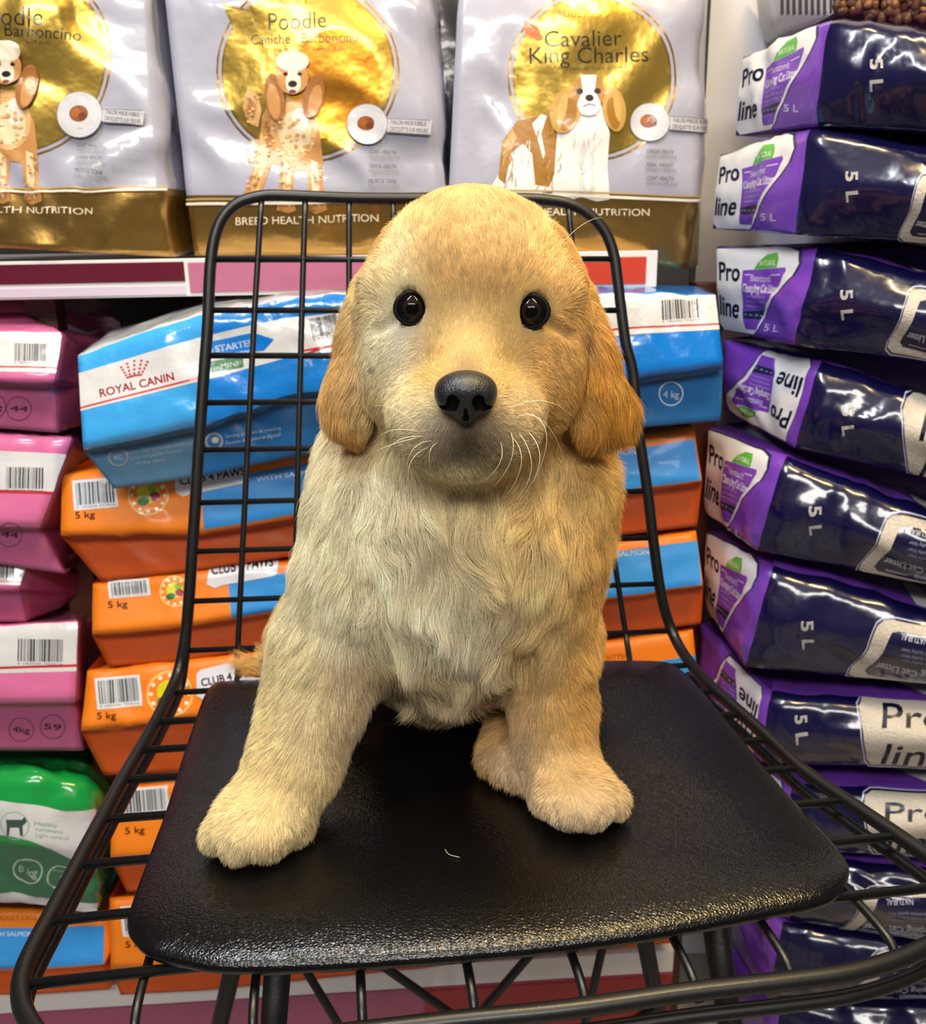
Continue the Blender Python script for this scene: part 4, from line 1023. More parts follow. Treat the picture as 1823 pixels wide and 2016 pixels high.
tc = nt.nodes.new('ShaderNodeTexCoord'); vo = nt.nodes.new('ShaderNodeTexVoronoi'); vo.inputs['Scale'].default_value = 520; vo.feature = 'DISTANCE_TO_EDGE'
nz = nt.nodes.new('ShaderNodeTexNoise'); nz.inputs['Scale'].default_value = 260; nz.inputs['Detail'].default_value = 4
mpn = nt.nodes.new('ShaderNodeMath'); mpn.operation = 'ADD'
nt.links.new(tc.outputs['Object'], vo.inputs['Vector']); nt.links.new(tc.outputs['Object'], nz.inputs['Vector'])
nt.links.new(vo.outputs['Distance'], mpn.inputs[0]); nt.links.new(nz.outputs[0], mpn.inputs[1])
bp = nt.nodes.new('ShaderNodeBump'); bp.inputs['Strength'].default_value = .5; bp.inputs['Distance'].default_value = .0006
nt.links.new(mpn.outputs[0], bp.inputs['Height']); nt.links.new(bp.outputs[0], bs.inputs['Normal'])
me = raw_mesh('seat_cushion', Vc, Fc)
cush = link('seat_cushion', me, [lm])
bmx = bmesh.new(); bmx.from_mesh(me); bmesh.ops.recalc_face_normals(bmx, faces=bmx.faces); bmx.to_mesh(me); bmx.free()
tag(cush, 'black leatherette seat cushion on the wire chair, under the puppy paws', 'cushion')

# ================================================================ PUPPY
def px2m(P):     # metres per photo pixel at a point
    return ((np.asarray(P) - C0) @ RC)[..., 2] * -1 / F_PX
def smin(a, b, k):
    h = np.maximum(k - np.abs(a - b), 0) / k
    return np.minimum(a, b) - h * h * k * .25
def smax(a, b, k): return -smin(-a, -b, k)
def ell(P, c, r, rot=None):
    q = P - np.asarray(c, np.float32)
    if rot is not None: q = q @ np.asarray(rot, np.float32)
    r = np.asarray(r, np.float32)
    k0 = np.sqrt(((q / r) ** 2).sum(-1)); k1 = np.sqrt(((q / (r * r)) ** 2).sum(-1))
    return k0 * (k0 - 1) / np.maximum(k1, 1e-6)
def cap(P, a, b, ra, rb):
    a = np.asarray(a, np.float32); b = np.asarray(b, np.float32)
    ab = b - a; t = np.clip(((P - a) @ ab) / (ab @ ab), 0, 1)
    d = P - a - t[..., None] * ab
    return np.sqrt((d * d).sum(-1)) - (ra + (rb - ra) * t)
def U(px, py, Y): return at_y(px, py, Y)
def rz(deg, ax='Z'): return np.array(Matrix.Rotation(math.radians(deg), 3, ax))
SZ = SEAT_Z - .0022
hp = {}
PAWC = {}
def body_sdf(P):
    D = None
    # --- trunk
    t = ell(P, U(890, 1085, .552), (.0690, .066, .080))
    t = smin(t, cap(P, U(918, 860, .552), U(905, 1000, .548), .052, .068), .03)
    t = smin(t, ell(P, U(880, 1170, .545), (.058, .05, .046)), .03)
    t = smin(t, ell(P, (-.022, .675, SEAT_Z + .078), (.080, .066, .080)), .04)
    t = smin(t, ell(P, U(880, 1180, .60), (.062, .07, .085)), .04)
    for c in ((712, 1110, .542, .032), (1062, 1105, .545, .029), (712, 965, .560, .026), (1118, 965, .562, .026)):
        t = smin(t, ell(P, U(*c[:3]), (c[3], .042, .05)), .03)
    # haunches, tail
    t = smin(t, ell(P, (-.118, .668, SEAT_Z + .040), (.034, .052, .042)), .02)
    t = smin(t, ell(P, (.070, .655, SEAT_Z + .045), (.034, .055, .045)), .02)
    t = smin(t, cap(P, U(600, 1330, .70), U(500, 1318, .70), .016, .008), .012)
    # --- front legs
    def chain(pts, k):
        nonlocal t
        l = None
        for i in range(len(pts) - 1):
            a, b = pts[i], pts[i + 1]
            c = cap(P, U(*a[:3]), U(*b[:3]), a[3], b[3])
            l = c if l is None else smin(l, c, .012)
        return l
    l = chain([(682, 1170, .538, .033), (640, 1290, .528, .032), (612, 1400, .515, .029), (580, 1500, .500, .0265), (535, 1588, .487, .0245)], 0)
    pc = at_z(506, 1616, SEAT_Z + .017); PAWC['L'] = pc
    l = smin(l, ell(P, pc, (.028, .029, .018)), .014)
    for x, y in ((434, 1640), (474, 1662), (532, 1656), (584, 1626)):
        l = smin(l, ell(P, at_z(x, y, SEAT_Z + .0105), (.0105, .0150, .0115), rz(-12)), .0035)
    t = smin(t, l, .022)
    l = chain([(1070, 1160, .545, .030), (1082, 1290, .540, .0262), (1088, 1390, .535, .0245), (1092, 1470, .528, .0235), (1118, 1535, .518, .022)], 0)
    pc = at_z(1136, 1566, SEAT_Z + .016); PAWC['R'] = pc
    l = smin(l, ell(P, pc, (.0265, .027, .017)), .014)
    for x, y in ((1072, 1571), (1114, 1594), (1162, 1597), (1206, 1576)):
        l = smin(l, ell(P, at_z(x, y, SEAT_Z + .0105), (.0100, .014, .0112), rz(8)), .0035)
    t = smin(t, l, .02)
    # --- hind foot between the front legs
    hpaw = at_z(994, 1486, SEAT_Z + .012); PAWC['H'] = hpaw
    l = ell(P, hpaw, (.017, .024, .0135))
    for x, y in ((962, 1500), (986, 1516), (1012, 1528), (1038, 1532)):
        l = smin(l, ell(P, at_z(x, y, SEAT_Z + .009), (.0072, .011, .0095)), .004)
    l = smin(l, cap(P, at_z(1000, 1448, SEAT_Z + .02), U(1000, 1380, .60), .0125, .022), .012)
    t = smin(t, l, .012)
    # --- head
    h = ell(P, U(933, 584, .530), (.0605, .062, .0535))
    h = smin(h, ell(P, U(925, 532, .512), (.0370, .044, .0370)), .02)
    h = smin(h, ell(P, U(816, 735, .508), (.0250, .034, .034)), .020)
    h = smin(h, ell(P, U(1050, 742, .510), (.0250, .034, .034)), .020)
    h = smin(h, ell(P, U(920, 700, .505), (.052, .035, .045)), .02)
    h = smin(h, cap(P, U(924, 655, .484), U(918, 765, .452), .0165, .0165), .014)
    h = smin(h, ell(P, U(918, 812, .470), (.038, .032, .0225)), .012)
    h = smin(h, ell(P, U(862, 834, .459), (.0210, .021, .0185)), .015)
    h = smin(h, ell(P, U(976, 834, .459), (.0210, .021, .0185)), .015)
    h = smin(h, ell(P, U(918, 896, .472), (.0270, .020, .0125)), .012)
    h = smin(h, ell(P, U(916, 880, .520), (.044, .040, .026)), .02)
    for s_, (ex, ey) in ((-1, (778, 556)), (1, (1082, 563))):
        h = smin(h, ell(P, U(ex, ey, .501), (.017, .013, .0105)), .012)
    # lid pouch at the outer corners
    h = smin(h, ell(P, U(752, 612, .510), (.012, .014, .011)), .012)
    h = smin(h, ell(P, U(1110, 622, .512), (.012, .014, .011)), .012)
    # groove in front of the ears
    t = smin(t, h, .014)
    if 'eyes' in hp:
        for c in hp['eyes']:
            t = smax(t, -(np.sqrt(((P - np.asarray(c, np.float32)) ** 2).sum(-1)) - .0086), .002)
    for (a_, b_) in (((784, 622, 0), (738, 652, 0)), ((1076, 630, 0), (1128, 664, 0))):
        if 'crease' in hp:
            k_ = 0 if a_[0] < 900 else 1
            t = smax(t, -cap(P, hp['crease'][k_][0], hp['crease'][k_][1], .0022, .0028), .004)
    if 'grooves' in hp:
        for g0, g1 in hp['grooves']: t = smax(t, -cap(P, g0, g1, .0012, .0022), .0025)
    # --- ears
    e = ell(P, U(728, 620, .530), (.0105, .020, .026), rz(8, 'Y'))
    e = smin(e, ell(P, U(703, 705, .517), (.0120, .0085, .032), rz(6, 'Y')), .010)
    e = smin(e, ell(P, U(688, 792, .512), (.0142, .0085, .0215)), .010)
    f = ell(P, U(1138, 624, .532), (.0105, .020, .025), rz(-8, 'Y'))
    f = smin(f, ell(P, U(1170, 735, .518), (.0125, .0085, .036), rz(-8, 'Y')), .008)
    f = smin(f, ell(P, U(1188, 800, .514), (.0150, .0085, .0175), rz(-12, 'Y')), .010)
    f = smin(f, ell(P, U(1168, 836, .512), (.0100, .007, .0105)), .010)
    t = smin(t, e, .0025); t = smin(t, f, .0025)
    return smax(t, SZ - P[..., 2], .003)
def march(px, py, sdf, t0=.3, t1=1.0):
    d = ray(px, py); ts = np.linspace(t0, t1, 1400)
    v = sdf((C0 + ts[:, None] * d[None]).astype(np.float32))
    i = np.argmax(v < 0)
    return C0 + d * ts[i], d / np.linalg.norm(d)
eyes = []
for (x, y) in ((812, 607), (1046, 613)):
    p, d_ = march(x, y, body_sdf); eyes.append(p + d_ * .0042)
ey_y = (eyes[0][1] + eyes[1][1]) / 2
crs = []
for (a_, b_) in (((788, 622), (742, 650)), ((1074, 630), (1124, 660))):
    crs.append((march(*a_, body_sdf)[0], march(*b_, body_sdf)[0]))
gro = []
for (xa, ya) in ((455, 1674), (503, 1686), (560, 1666), (1093, 1607), (1138, 1620), (1184, 1611), (974, 1520), (999, 1534), (1026, 1540)):
    q0, _ = march(xa, ya, body_sdf); q1 = q0 + np.array([0, .016, .008]); gro.append((q0 + [0, .004, .0045], q0 + [0, -.002, -.006]))
hp['eyes'] = eyes; hp['crease'] = crs; hp['grooves'] = gro
def surface_nets(sdf, lo, hi, h):
    lo = np.array(lo); n = np.ceil((np.array(hi) - lo) / h).astype(int) + 1
    ax = [lo[i] + h * np.arange(n[i]) for i in range(3)]
    Vv = np.empty(tuple(n), np.float32)
    for i in range(n[0]):
        G_ = np.stack(np.meshgrid([ax[0][i]], ax[1], ax[2], indexing='ij'), -1).astype(np.float32)
        Vv[i] = sdf(G_)[0]
    ins = Vv < 0
    cnt = np.zeros(tuple(n - 1), np.int8)
    for a in (0, 1):
        for b in (0, 1):
            for c in (0, 1):
                cnt += ins[a:n[0] - 1 + a, b:n[1] - 1 + b, c:n[2] - 1 + c]
    act = (cnt > 0) & (cnt < 8)
    I = np.argwhere(act); ids = -np.ones(tuple(n - 1), np.int64); ids[act] = np.arange(len(I))
    acc = np.zeros((len(I), 3)); w = np.zeros(len(I))
    cor = [(a, b, c) for a in (0, 1) for b in (0, 1) for c in (0, 1)]
    for p in cor:
        for ax_ in range(3):
            if p[ax_]: continue
            q = list(p); q[ax_] = 1
            v0 = Vv[I[:, 0] + p[0], I[:, 1] + p[1], I[:, 2] + p[2]]; v1 = Vv[I[:, 0] + q[0], I[:, 1] + q[1], I[:, 2] + q[2]]
            m = (v0 < 0) != (v1 < 0)
            t = np.where(m, v0 / np.where(m, v0 - v1, 1), 0)
            c = np.array(p, float)[None].repeat(len(I), 0); c[:, ax_] += t
            acc[m] += c[m]; w[m] += 1
    P = lo + (I + acc / w[:, None]) * h
    F = []
    for ax_ in range(3):
        sl0 = [slice(None)] * 3; sl1 = [slice(None)] * 3; sl0[ax_] = slice(0, -1); sl1[ax_] = slice(1, None)
        a, b = ins[tuple(sl0)], ins[tuple(sl1)]
        E = np.argwhere(a != b); o1, o2 = [(1, 2), (2, 0), (0, 1)][ax_]
        ok = (E[:, o1] > 0) & (E[:, o2] > 0) & (E[:, o1] < n[o1] - 1) & (E[:, o2] < n[o2] - 1); E = E[ok]
        s_ = a[E[:, 0], E[:, 1], E[:, 2]]
        q = []
        for da, db in ((0, 0), (-1, 0), (-1, -1), (0, -1)):
            c = E.copy(); c[:, o1] += da; c[:, o2] += db; q.append(ids[c[:, 0], c[:, 1], c[:, 2]])
        q = np.stack(q, -1); q[~s_] = q[~s_][:, ::-1]
        F.append(q)
    return P, np.vstack(F)
def grad(sdf, P, e=.0012):
    P = P.astype(np.float32); g = np.stack([sdf(P + np.array(d_, np.float32) * e) - sdf(P - np.array(d_, np.float32) * e) for d_ in np.eye(3)], -1)
    return g / np.maximum(np.linalg.norm(g, axis=-1, keepdims=True), 1e-9)
PV, PF = surface_nets(body_sdf, (-.20, .405, SEAT_Z - .008), (.16, .76, 1.115), .0028)
PV = PV - grad(body_sdf, PV) * body_sdf(PV.astype(np.float32))[:, None] * .8

# colour and coat table: (px, py, depth, flow dx, dy, hair length mm, lift, colour, reach); right-side colours have some warm light painted in
A_ = [
 (918, 700, .47, 0, -1, 3.8, .25, '#d9b272', .022), (925, 600, .49, 0, -1, 4.5, .25, '#c6a26a', .022), (925, 500, .50, 0, -1, 6, .25, '#cfa96e', .03), (925, 420, .53, 0, -1, 7, .3, '#dab474', .03),
 (790, 545, .50, -.5, -.7, 5, .3, '#d9c394', .018), (1070, 550, .50, .6, -.6, 5, .3, '#cfa566', .018), (715, 500, .53, -.9, .1, 9, .3, '#d2ab6c', .022), (1150, 510, .53, .9, .2, 9, .3, '#d6a85e', .022),
 (740, 590, .52, -.7, .6, 6, .3, '#d8c08e', .014), (1115, 600, .52, .7, .6, 6, .3, '#cda362', .014),
 (770, 690, .50, -.8, .6, 5, .25, '#ded0aa', .02), (800, 670, .49, -.6, .8, 4, .25, '#dad2bc', .012), (1085, 690, .50, .8, .6, 5, .25, '#cc9f60', .02), (760, 790, .51, -.8, .6, 7, .3, '#dcc892', .02), (1095, 800, .51, .8, .6, 7, .3, '#c99a50', .02),
 (865, 745, .46, -.7, -.5, 3.8, .25, '#d8a85c', .010), (975, 745, .46, .7, -.5, 3.8, .25, '#d6ac66', .010),
 (835, 825, .45, -.9, .35, 4, .3, '#d6c69e', .016), (1005, 825, .45, .9, .35, 4, .3, '#ccb283', .016), (868, 850, .44, -.4, .9, 4, .35, '#7a6c60', .009), (968, 850, .44, .4, .9, 4, .35, '#726250', .009),
 (918, 848, .44, 0, 1, 4, .35, '#1e1715', .011), (918, 868, .45, 0, 1, 4, .4, '#241c1a', .010), (880, 878, .455, -.3, 1, 4, .4, '#5c4d44', .009), (958, 878, .455, .3, 1, 4, .4, '#58483c', .009), (918, 914, .46, 0, 1, 5, .3, '#e2d2a6', .013), (880, 915, .455, -.1, 1, 5, .3, '#dccb9e', .010), (958, 915, .455, .1, 1, 5, .3, '#d6c08c', .010), (820, 890, .48, -.3, .9, 7, .3, '#d4c398', .014), (1030, 890, .48, .3, .9, 7, .3, '#cba566', .014),
 (918, 728, .45, 0, -1, 2.6, .25, '#8c7454', .006),
 (700, 600, .54, -.2, 1, 9, .3, '#c69c56', .014), (684, 700, .515, 0, 1, 12, .18, '#c49a58', .014), (680, 780, .51, .0, 1, 13, .22, '#c0924e', .014), (690, 845, .51, .3, 1, 10, .3, '#9e6a26', .012),
 (1165, 600, .54, .2, 1, 9, .3, '#cb9444', .014), (1182, 700, .52, .1, 1, 13, .26, '#b9822f', .014), (1195, 780, .515, .1, 1, 14, .28, '#b27a28', .014), (1170, 850, .51, -.2, 1, 10, .3, '#9c6722', .012),
 (1140, 680, .52, 0, 1, 7, .3, '#a98560', .006),
 (665, 920, .56, -.5, .9, 13, .28, '#e2d4ac', .03), (1170, 930, .56, .5, .9, 13, .28, '#d6a95c', .03), (910, 960, .50, .0, 1, 14, .3, '#c9b280', .025), (790, 1010, .50, .3, 1, 18, .35, '#e0d2b0', .03), (1040, 1010, .50, -.2, 1, 18, .35, '#d2b47c', .03),
 (640, 1060, .52, -.4, .9, 13, .28, '#e8dcb6', .03), (1170, 1080, .53, .45, .9, 12, .28, '#d2a45c', .03), (770, 1130, .48, .55, .85, 20, .32, '#e4d4ac', .03), (1020, 1130, .48, -.45, .9, 20, .32, '#d8bf8a', .03), (890, 1180, .48, 0, 1, 24, .35, '#ecdfc2', .03), (890, 1060, .48, 0, 1, 20, .35, '#d4c094', .025),
 (600, 1180, .51, -.4, .9, 12, .28, '#e2d4ac', .025), (1170, 1190, .53, .3, .9, 10, .28, '#cf9f58', .025), (690, 1210, .50, .6, .8, 17, .35, '#ddcfae', .02), (1070, 1230, .51, -.3, 1, 15, .3, '#cdae78', .02),
 (600, 1310, .50, -.5, .9, 10, .3, '#dcc898', .025), (700, 1310, .51, .2, 1, 9, .25, '#d2b694', .018), (590, 1430, .49, -.5, .9, 8, .28, '#dcc490', .025), (660, 1430, .50, .1, 1, 8, .25, '#ccb088', .018), (560, 1530, .48, -.5, .8, 8, .28, '#e0c48a', .025), (470, 1600, .46, -.5, .8, 7, .3, '#e6ca90', .03), (560, 1620, .47, 0, 1, 8, .3, '#e0c38e', .02), (480, 1685, .45, -.1, 1, 3.5, .3, '#e0c69a', .022), (560, 1655, .46, .1, 1, 3.5, .3, '#dcc090', .014),
 (1150, 1320, .53, .5, .9, 10, .3, '#cf9f58', .025), (1060, 1330, .54, -.2, 1, 9, .28, '#c8a676', .018), (1140, 1430, .52, .4, .9, 8, .28, '#d0a058', .025), (1050, 1440, .53, -.2, 1, 8, .25, '#c9aa80', .018), (1150, 1520, .50, .5, .85, 8, .28, '#dcb47a', .025), (1150, 1580, .485, .2, 1, 5, .3, '#e2c6a0', .022), (1150, 1625, .47, .1, 1, 3.2, .3, '#dcbc9c', .018),
 (880, 1310, .54, 0, 1, 22, .25, '#d4bc92', .035), (780, 1300, .54, .3, 1, 22, .3, '#d6c29c', .03), (1000, 1320, .57, 0, 1, 18, .3, '#c0985c', .025),
 (985, 1430, .58, -.1, 1, 8, .3, '#b98d4c', .03), (990, 1530, .50, -.3, 1, 5.5, .3, '#dcbc9a', .02),
 (500, 1320, .70, -.9, -.2, 17, .4, '#b98c4c', .04), (560, 1250, .62, -.8, .6, 14, .35, '#d2b880', .04), (700, 1000, .62, -.5, .8, 10, .3, '#d6b478', .05),
]
AP = np.array([U(a[0], a[1], a[2]) for a in A_]); AD = np.array([U(a[0] + 20 * a[3], a[1] + 20 * a[4], a[2]) for a in A_]) - AP
AD /= np.linalg.norm(AD, axis=1)[:, None]
AL = np.array([a[5] for a in A_]) * .001; AF = np.array([a[6] for a in A_]); AC = np.array([lin(a[7])[:3] for a in A_]); AC = AC * .96 + AC.mean(1, keepdims=True) * .04; AC = (1 - (1 - AC) ** 1.5) * [1.02, .985, .93]; AR = np.array([a[8] for a in A_])
def coat_at(P):
    out = []
    for k in range(0, len(P), 20000):
        d2 = ((P[k:k + 20000, None] - AP[None]) ** 2 * [1, .35, 1]).sum(-1)
        w = np.exp(-d2 / (2 * (AR * .62) ** 2)) / (AR / .02) + 1e-9 / (d2 + 1e-5)
        w /= w.sum(1, keepdims=True)
        out.append(np.hstack([w @ AD, (w @ AL)[:, None], (w @ AF)[:, None], w @ AC]))
    return np.vstack(out)
pup = empty('puppy', (-.01, .56, SEAT_Z))
tag(pup, 'golden retriever puppy with cream chest sitting on the black chair cushion', 'puppy')
def pc_(o): o.parent = pup; o.matrix_parent_inverse = Matrix.Translation(-Vector(pup.location)); return o
skin = bpy.data.materials.new('puppy_undercoat'); skin.use_nodes = True
nt = skin.node_tree; at = nt.nodes.new('ShaderNodeAttribute'); at.attribute_name = 'coat'
nt.links.new(at.outputs['Color'], nt.nodes['Principled BSDF'].inputs['Base Color']); nt.nodes['Principled BSDF'].inputs['Roughness'].default_value = .9
nt.nodes['Principled BSDF'].inputs['Specular IOR Level'].default_value = .1
me = raw_mesh('body', PV, PF)
ca = me.attributes.new('coat', 'FLOAT_COLOR', 'POINT')
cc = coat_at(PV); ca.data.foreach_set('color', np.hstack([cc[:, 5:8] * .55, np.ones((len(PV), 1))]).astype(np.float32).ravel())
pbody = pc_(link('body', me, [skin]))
# eyes
eyem = mat('puppy_eye_black', '#070504', rough=.07, coat=.0, var=0, spec=.18)
irism = mat('puppy_iris_brown', '#1c1613', rough=.07, coat=.0, spec=.18)
lidm = mat('puppy_eyelid_dark', '#0d0a09', rough=.75, spec=.2)
for c in eyes:
    bm = bmesh.new(); bmesh.ops.create_uvsphere(bm, u_segments=32, v_segments=24, radius=.0083)
    view = (C0 - c); view /= np.linalg.norm(view)
    q = Vector(view).to_track_quat('Z', 'Y')
    for v in bm.verts: v.co = q @ v.co
    for f in bm.faces:
        a = f.calc_center_median().normalized().dot(Vector(view)); f.material_index = 1 if .80 < a < .93 else 0
    m_ = bpy.data.meshes.new('eye'); bm.to_mesh(m_); bm.free()
    m_.transform(Matrix.Translation(Vector(c))); pc_(link('eye', m_, [eyem, irism]))
    # lid rim
    t = np.linspace(0, 2 * np.pi, 28, endpoint=False); qx = np.array(q @ Vector((1, 0, 0))); qy = np.array(q @ Vector((0, 1, 0)))
    ring = c + view * (.0036 - .0016 * np.abs(np.cos(t)))[:, None] + (np.cos(t)[:, None] * qx * .0083 + np.sin(t)[:, None] * qy * (.0078 - .0006 * np.cos(t) ** 2)[:, None])
    pc_(tube_obj('eyelid', ring, .0011 + .0004 * np.abs(np.cos(t)), lidm, None, 8, closed=True))
# nose
def nose_base(P):
    t = ell(P, U(917, 766, .4335), (.0142, .0125, .0088))
    t = smin(t, ell(P, U(917, 800, .4345), (.0074, .0105, .0082)), .006)
    t = smin(t, ell(P, U(883, 780, .4325), (.0062, .0095, .0074)), .003); t = smin(t, ell(P, U(951, 780, .4325), (.0062, .0095, .0074)), .003)
    return t
_m = lambda x, y: march(x, y, nose_base)[0]
CUT = [(_m(892, 790), _m(889, 800), .0026, .0024), (_m(889, 801), _m(868, 803), .0022, .0009), (_m(942, 790), _m(945, 800), .0026, .0024), (_m(945, 801), _m(966, 803), .0022, .0009), (_m(917, 808), _m(917, 828), .0006, .0011)]
def nostril(P):
    v = np.full(P.shape[:-1], 9.)
    for a_, b_, r0, r1 in CUT: v = np.minimum(v, cap(P, a_, b_, r0, r1))
    return v
def nose_sdf(P): return smax(nose_base(P), -nostril(P), .0010)
nb = U(918, 790, .434)
NV, NF = surface_nets(nose_sdf, nb - .024, nb + .024, .0008)
nosem = mat('puppy_nose_leather', '#15161a', rough=.42, coat=.25, bump=.9, bscale=900, bdist=.0005, coat_rough=.25)
fc_ = NV[NF].mean(1)
no = raw_mesh('nose', NV, NF, (nostril(fc_) < .0005).astype(np.int32))
pc_(link('nose', no, [nosem, mat('nostril_black', '#020202', rough=.8, spec=.1)]))
# ---- coat (hair strands)
tri = np.vstack([PF[:, [0, 1, 2]], PF[:, [0, 2, 3]]])
TA, TB, TC = PV[tri[:, 0]], PV[tri[:, 1]], PV[tri[:, 2]]
area_ = np.linalg.norm(np.cross(TB - TA, TC - TA), axis=1) / 2
ctr = (TA + TB + TC) / 3
p2 = proj(ctr)
nrm_t = np.cross(TB - TA, TC - TA); nrm_t /= np.maximum(np.linalg.norm(nrm_t, axis=1)[:, None], 1e-12)
vd = C0 - ctr; vd /= np.linalg.norm(vd, axis=1)[:, None]
facing = (nrm_t * vd).sum(1)
headw = np.clip((ctr[:, 2] - .93) / .03, 0, 1)
dens = (1.0 + 1.6 * headw) * np.where(facing > -.25, 1.0, .22) * np.where(ctr[:, 2] < SZ + .001, 0, 1)
NH = HAIRS
pr = area_ * dens; pr /= pr.sum()
ti = RNG.choice(len(tri), NH, p=pr)
u, v = RNG.random(NH), RNG.random(NH); fl_ = u + v > 1; u[fl_], v[fl_] = 1 - u[fl_], 1 - v[fl_]
HP = TA[ti] + (TB[ti] - TA[ti]) * u[:, None] + (TC[ti] - TA[ti]) * v[:, None]
HN = np.vstack([grad(body_sdf, HP[k:k + 60000]) for k in range(0, NH, 60000)])
eo = np.minimum(np.linalg.norm(HP - eyes[0], axis=1), np.linalg.norm(HP - eyes[1], axis=1))
nd = nose_sdf(HP.astype(np.float32))
keep = (eo > .0090) & (nd > .0004)
HP, HN, eo = HP[keep], HN[keep], eo[keep]; NH = len(HP)
CT = coat_at(HP)
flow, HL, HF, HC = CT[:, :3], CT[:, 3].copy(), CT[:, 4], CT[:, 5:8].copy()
HL *= np.clip((eo - .006) / .012, .5, 1)
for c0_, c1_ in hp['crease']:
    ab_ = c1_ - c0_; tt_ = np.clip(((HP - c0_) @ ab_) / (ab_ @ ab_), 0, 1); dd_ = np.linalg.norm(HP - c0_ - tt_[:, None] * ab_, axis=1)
    HC *= 1 - .38 * np.exp(-(dd_ / .0024) ** 2)[:, None]; HL *= 1 - .5 * np.exp(-(dd_ / .003) ** 2)  # strands darkened along the carved eye creases, painting in the crease shade
rimw = np.clip((.0135 - eo) / .0045, 0, 1)[:, None]
HC = HC * (1 - rimw * .72) + np.array(lin('#3a2c24')[:3]) * rimw * .72
q2 = proj(HP)
longw = np.clip((HL - .008) / .010, 0, 1)
wx = np.stack([vnoise(HP / .03, 51), vnoise(HP / .03, 52), vnoise(HP / .03, 53)], -1)
flow = flow + wx * (.16 + .22 * longw)[:, None]
flow = flow - HN * (flow * HN).sum(1, keepdims=True)
flow /= np.maximum(np.linalg.norm(flow, axis=1, keepdims=True), 1e-6)
jit = RNG.normal(size=(NH, 3))
HL *= RNG.uniform(.65, 1.2, NH) * (1 + .28 * np.clip((HL - .0065) / .006, 0, 1))
NPT = 6
pts = np.zeros((NH, NPT, 3)); pts[:, 0] = HP - HN * .0006
dirv = flow + HN * (HF * 1.15 + .12)[:, None] + jit * (.09 + .05 * longw)[:, None]
dirv /= np.linalg.norm(dirv, axis=1, keepdims=True)
for i in range(1, NPT):
    st = (HL / (NPT - 1))[:, None]
    pts[:, i] = pts[:, i - 1] + dirv * st
    nz_ = np.stack([vnoise(pts[:, i] / .018, 61), vnoise(pts[:, i] / .018, 62), vnoise(pts[:, i] / .018, 63)], -1)
    dirv = dirv + nz_ * (.08 + .30 * longw)[:, None] - HN * (.10 + .06 * longw)[:, None] + np.array([0, 0, -.05]) * longw[:, None]
    dirv /= np.linalg.norm(dirv, axis=1, keepdims=True)
# tufts: neighbouring tips lean together
from mathutils import kdtree
ng = NH // 45
kd = kdtree.KDTree(ng)
for i in range(ng): kd.insert(HP[i], i)
kd.balance()
gi = np.fromiter((kd.find(p)[1] for p in HP), int, NH)
ng2 = NH // 260
kd2 = kdtree.KDTree(ng2)
for i in range(ng2): kd2.insert(HP[i], i)
kd2.balance()
gi2 = np.fromiter((kd2.find(p)[1] for p in HP), int, NH)
same = (HN * HN[gi]).sum(1) > .6
cl_ = (.25 + .45 * longw) * same * RNG.uniform(.4, 1, NH)
for i in range(1, NPT):
    f = (cl_ * (i / (NPT - 1)) ** 1.2)[:, None]
    pts[:, i] = pts[:, i] * (1 - f) + (pts[gi, i] * .9 + pts[:, i] * .1) * f
same2 = (HN * HN[gi2]).sum(1) > .6
cl2 = .55 * longw * same2 * RNG.uniform(.3, 1, NH)
for i in range(2, NPT):
    f = (cl2 * (i / (NPT - 1)) ** 1.5)[:, None]
    pts[:, i] = pts[:, i] * (1 - f) + (pts[gi2, i] * .85 + pts[:, i] * .15) * f
pts[..., 2] = np.maximum(pts[..., 2], SZ + .0004)
pts[:, 0] = HP - HN * .0006
gv = RNG.normal(1, .10, ng)[np.minimum(gi, ng - 1)] * (1 + longw * (RNG.normal(0, .10, ng2)[np.minimum(gi2, ng2 - 1)])) * RNG.normal(1, .17, NH)
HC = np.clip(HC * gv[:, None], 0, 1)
hc = bpy.data.hair_curves.new('fur'); hc.add_curves([NPT] * NH)
hc.points.foreach_set('position', pts.astype(np.float32).ravel())
rad = np.tile(np.array([1, .95, .85, .7, .5, .12]), NH).reshape(NH, NPT) * (HAIR_R * (1 - .2 * np.clip((.006 - HL) / .004, 0, 1)))[:, None]
ra = hc.attributes.get('radius') or hc.attributes.new('radius', 'FLOAT', 'POINT')
ra.data.foreach_set('value', rad.astype(np.float32).ravel())
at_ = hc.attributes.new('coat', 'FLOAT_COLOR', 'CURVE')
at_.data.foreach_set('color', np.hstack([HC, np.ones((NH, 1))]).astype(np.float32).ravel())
hm = bpy.data.materials.new('puppy_fur'); hm.use_nodes = True
nt = hm.node_tree; at = nt.nodes.new('ShaderNodeAttribute'); at.attribute_name = 'coat'
hb = nt.nodes['Principled BSDF']; nt.links.new(at.outputs['Color'], hb.inputs['Base Color'])
hb.inputs['Roughness'].default_value = .42; hb.inputs['Specular IOR Level'].default_value = .35
hc.materials.append(hm)
fo = bpy.data.objects.new('fur', hc); COL.objects.link(fo); pc_(fo)
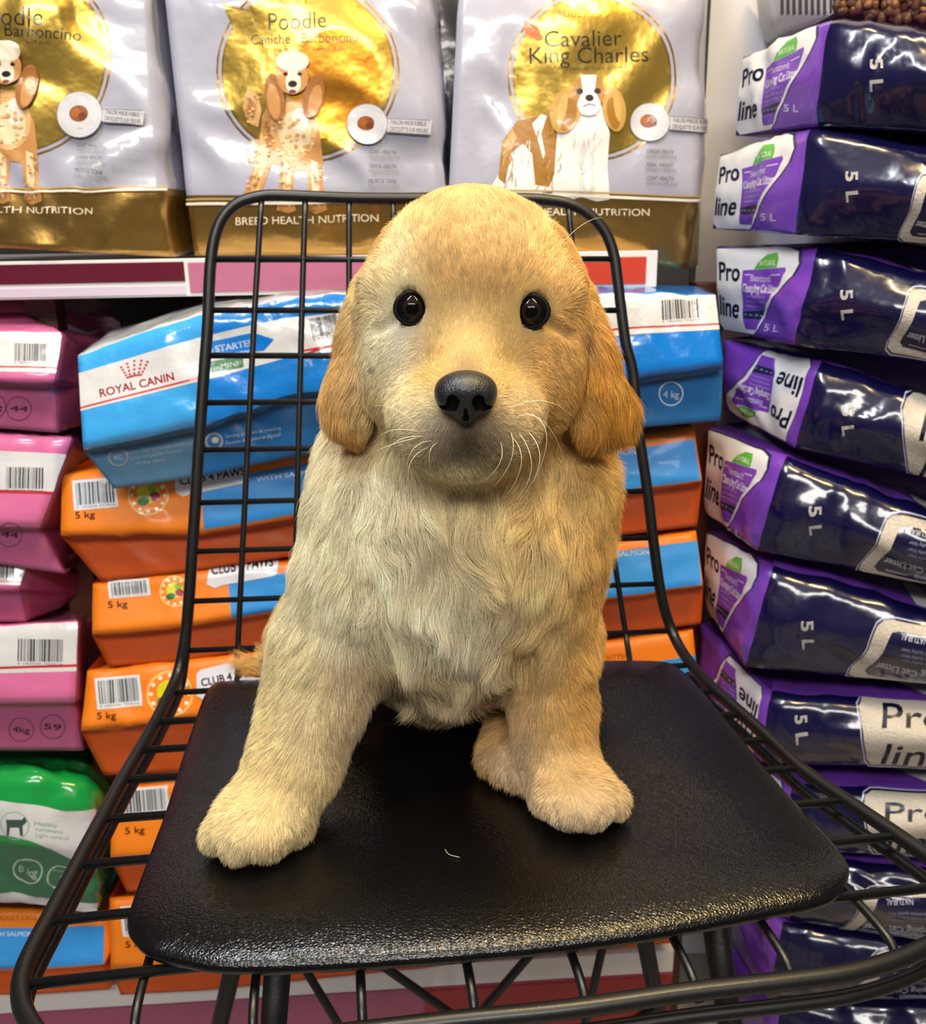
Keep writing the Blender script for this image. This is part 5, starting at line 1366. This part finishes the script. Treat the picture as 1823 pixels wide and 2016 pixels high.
# ---- whiskers
WK = [((830, 845), (775, 790), (735, 800)), ((825, 850), (760, 835), (738, 870)), ((835, 860), (750, 850), (742, 950)), ((850, 868), (800, 870), (800, 935)), ((862, 872), (838, 880), (848, 925)), ((845, 880), (790, 900), (808, 965)), ((820, 862), (745, 880), (733, 895)),
      ((1010, 800), (1080, 770), (1125, 820)), ((1020, 820), (1075, 800), (1110, 900)), ((1045, 815), (1105, 840), (1050, 950)), ((1005, 850), (1025, 900), (975, 955)), ((1020, 850), (1075, 920), (1015, 985)), ((1040, 850), (1090, 900), (1030, 975)), ((985, 870), (1000, 910), (955, 945)), ((1010, 862), (1048, 905), (1000, 972)),
      ((815, 470), (800, 440), (770, 430)), ((1105, 480), (1150, 430), (1185, 428))]
wv = []
for a, b, c in WK:
    p0, dd_ = march(a[0], a[1], body_sdf)
    ya = p0[1]; k = 8
    P0 = np.array([*a, ya]); P1 = np.array([*b, ya - .012]); P2_ = np.array([*c, ya - .004 + (.01 if abs(c[0] - 918) > 150 else 0)])
    for t in np.linspace(0, 1, k):
        q = P0 * (1 - t) ** 2 + 2 * P1 * t * (1 - t) + P2_ * t * t; wv.append(U(q[0], q[1], q[2]))
wc = bpy.data.hair_curves.new('whiskers'); wc.add_curves([8] * len(WK)); wc.points.foreach_set('position', np.array(wv, np.float32).ravel())
ra = wc.attributes.get('radius') or wc.attributes.new('radius', 'FLOAT', 'POINT')
ra.data.foreach_set('value', np.tile(np.linspace(.00017, .00005, 8), len(WK)).astype(np.float32))
wc.materials.append(mat('whisker_cream', '#efe0bc', rough=.4))
wo = bpy.data.objects.new('whiskers', wc); COL.objects.link(wo); pc_(wo)
# a shed hair on the cushion
sp = [at_z(876, 1672, SEAT_Z + .0006), at_z(884, 1682, SEAT_Z + .0006), at_z(905, 1688, SEAT_Z + .0006)]
tag(tube_obj('shed_hair', spline(sp, 5), .00013, mat('whisker_cream', '#efe0bc'), None, 6), 'single pale curved hair lying on the middle of the black cushion', 'hair')
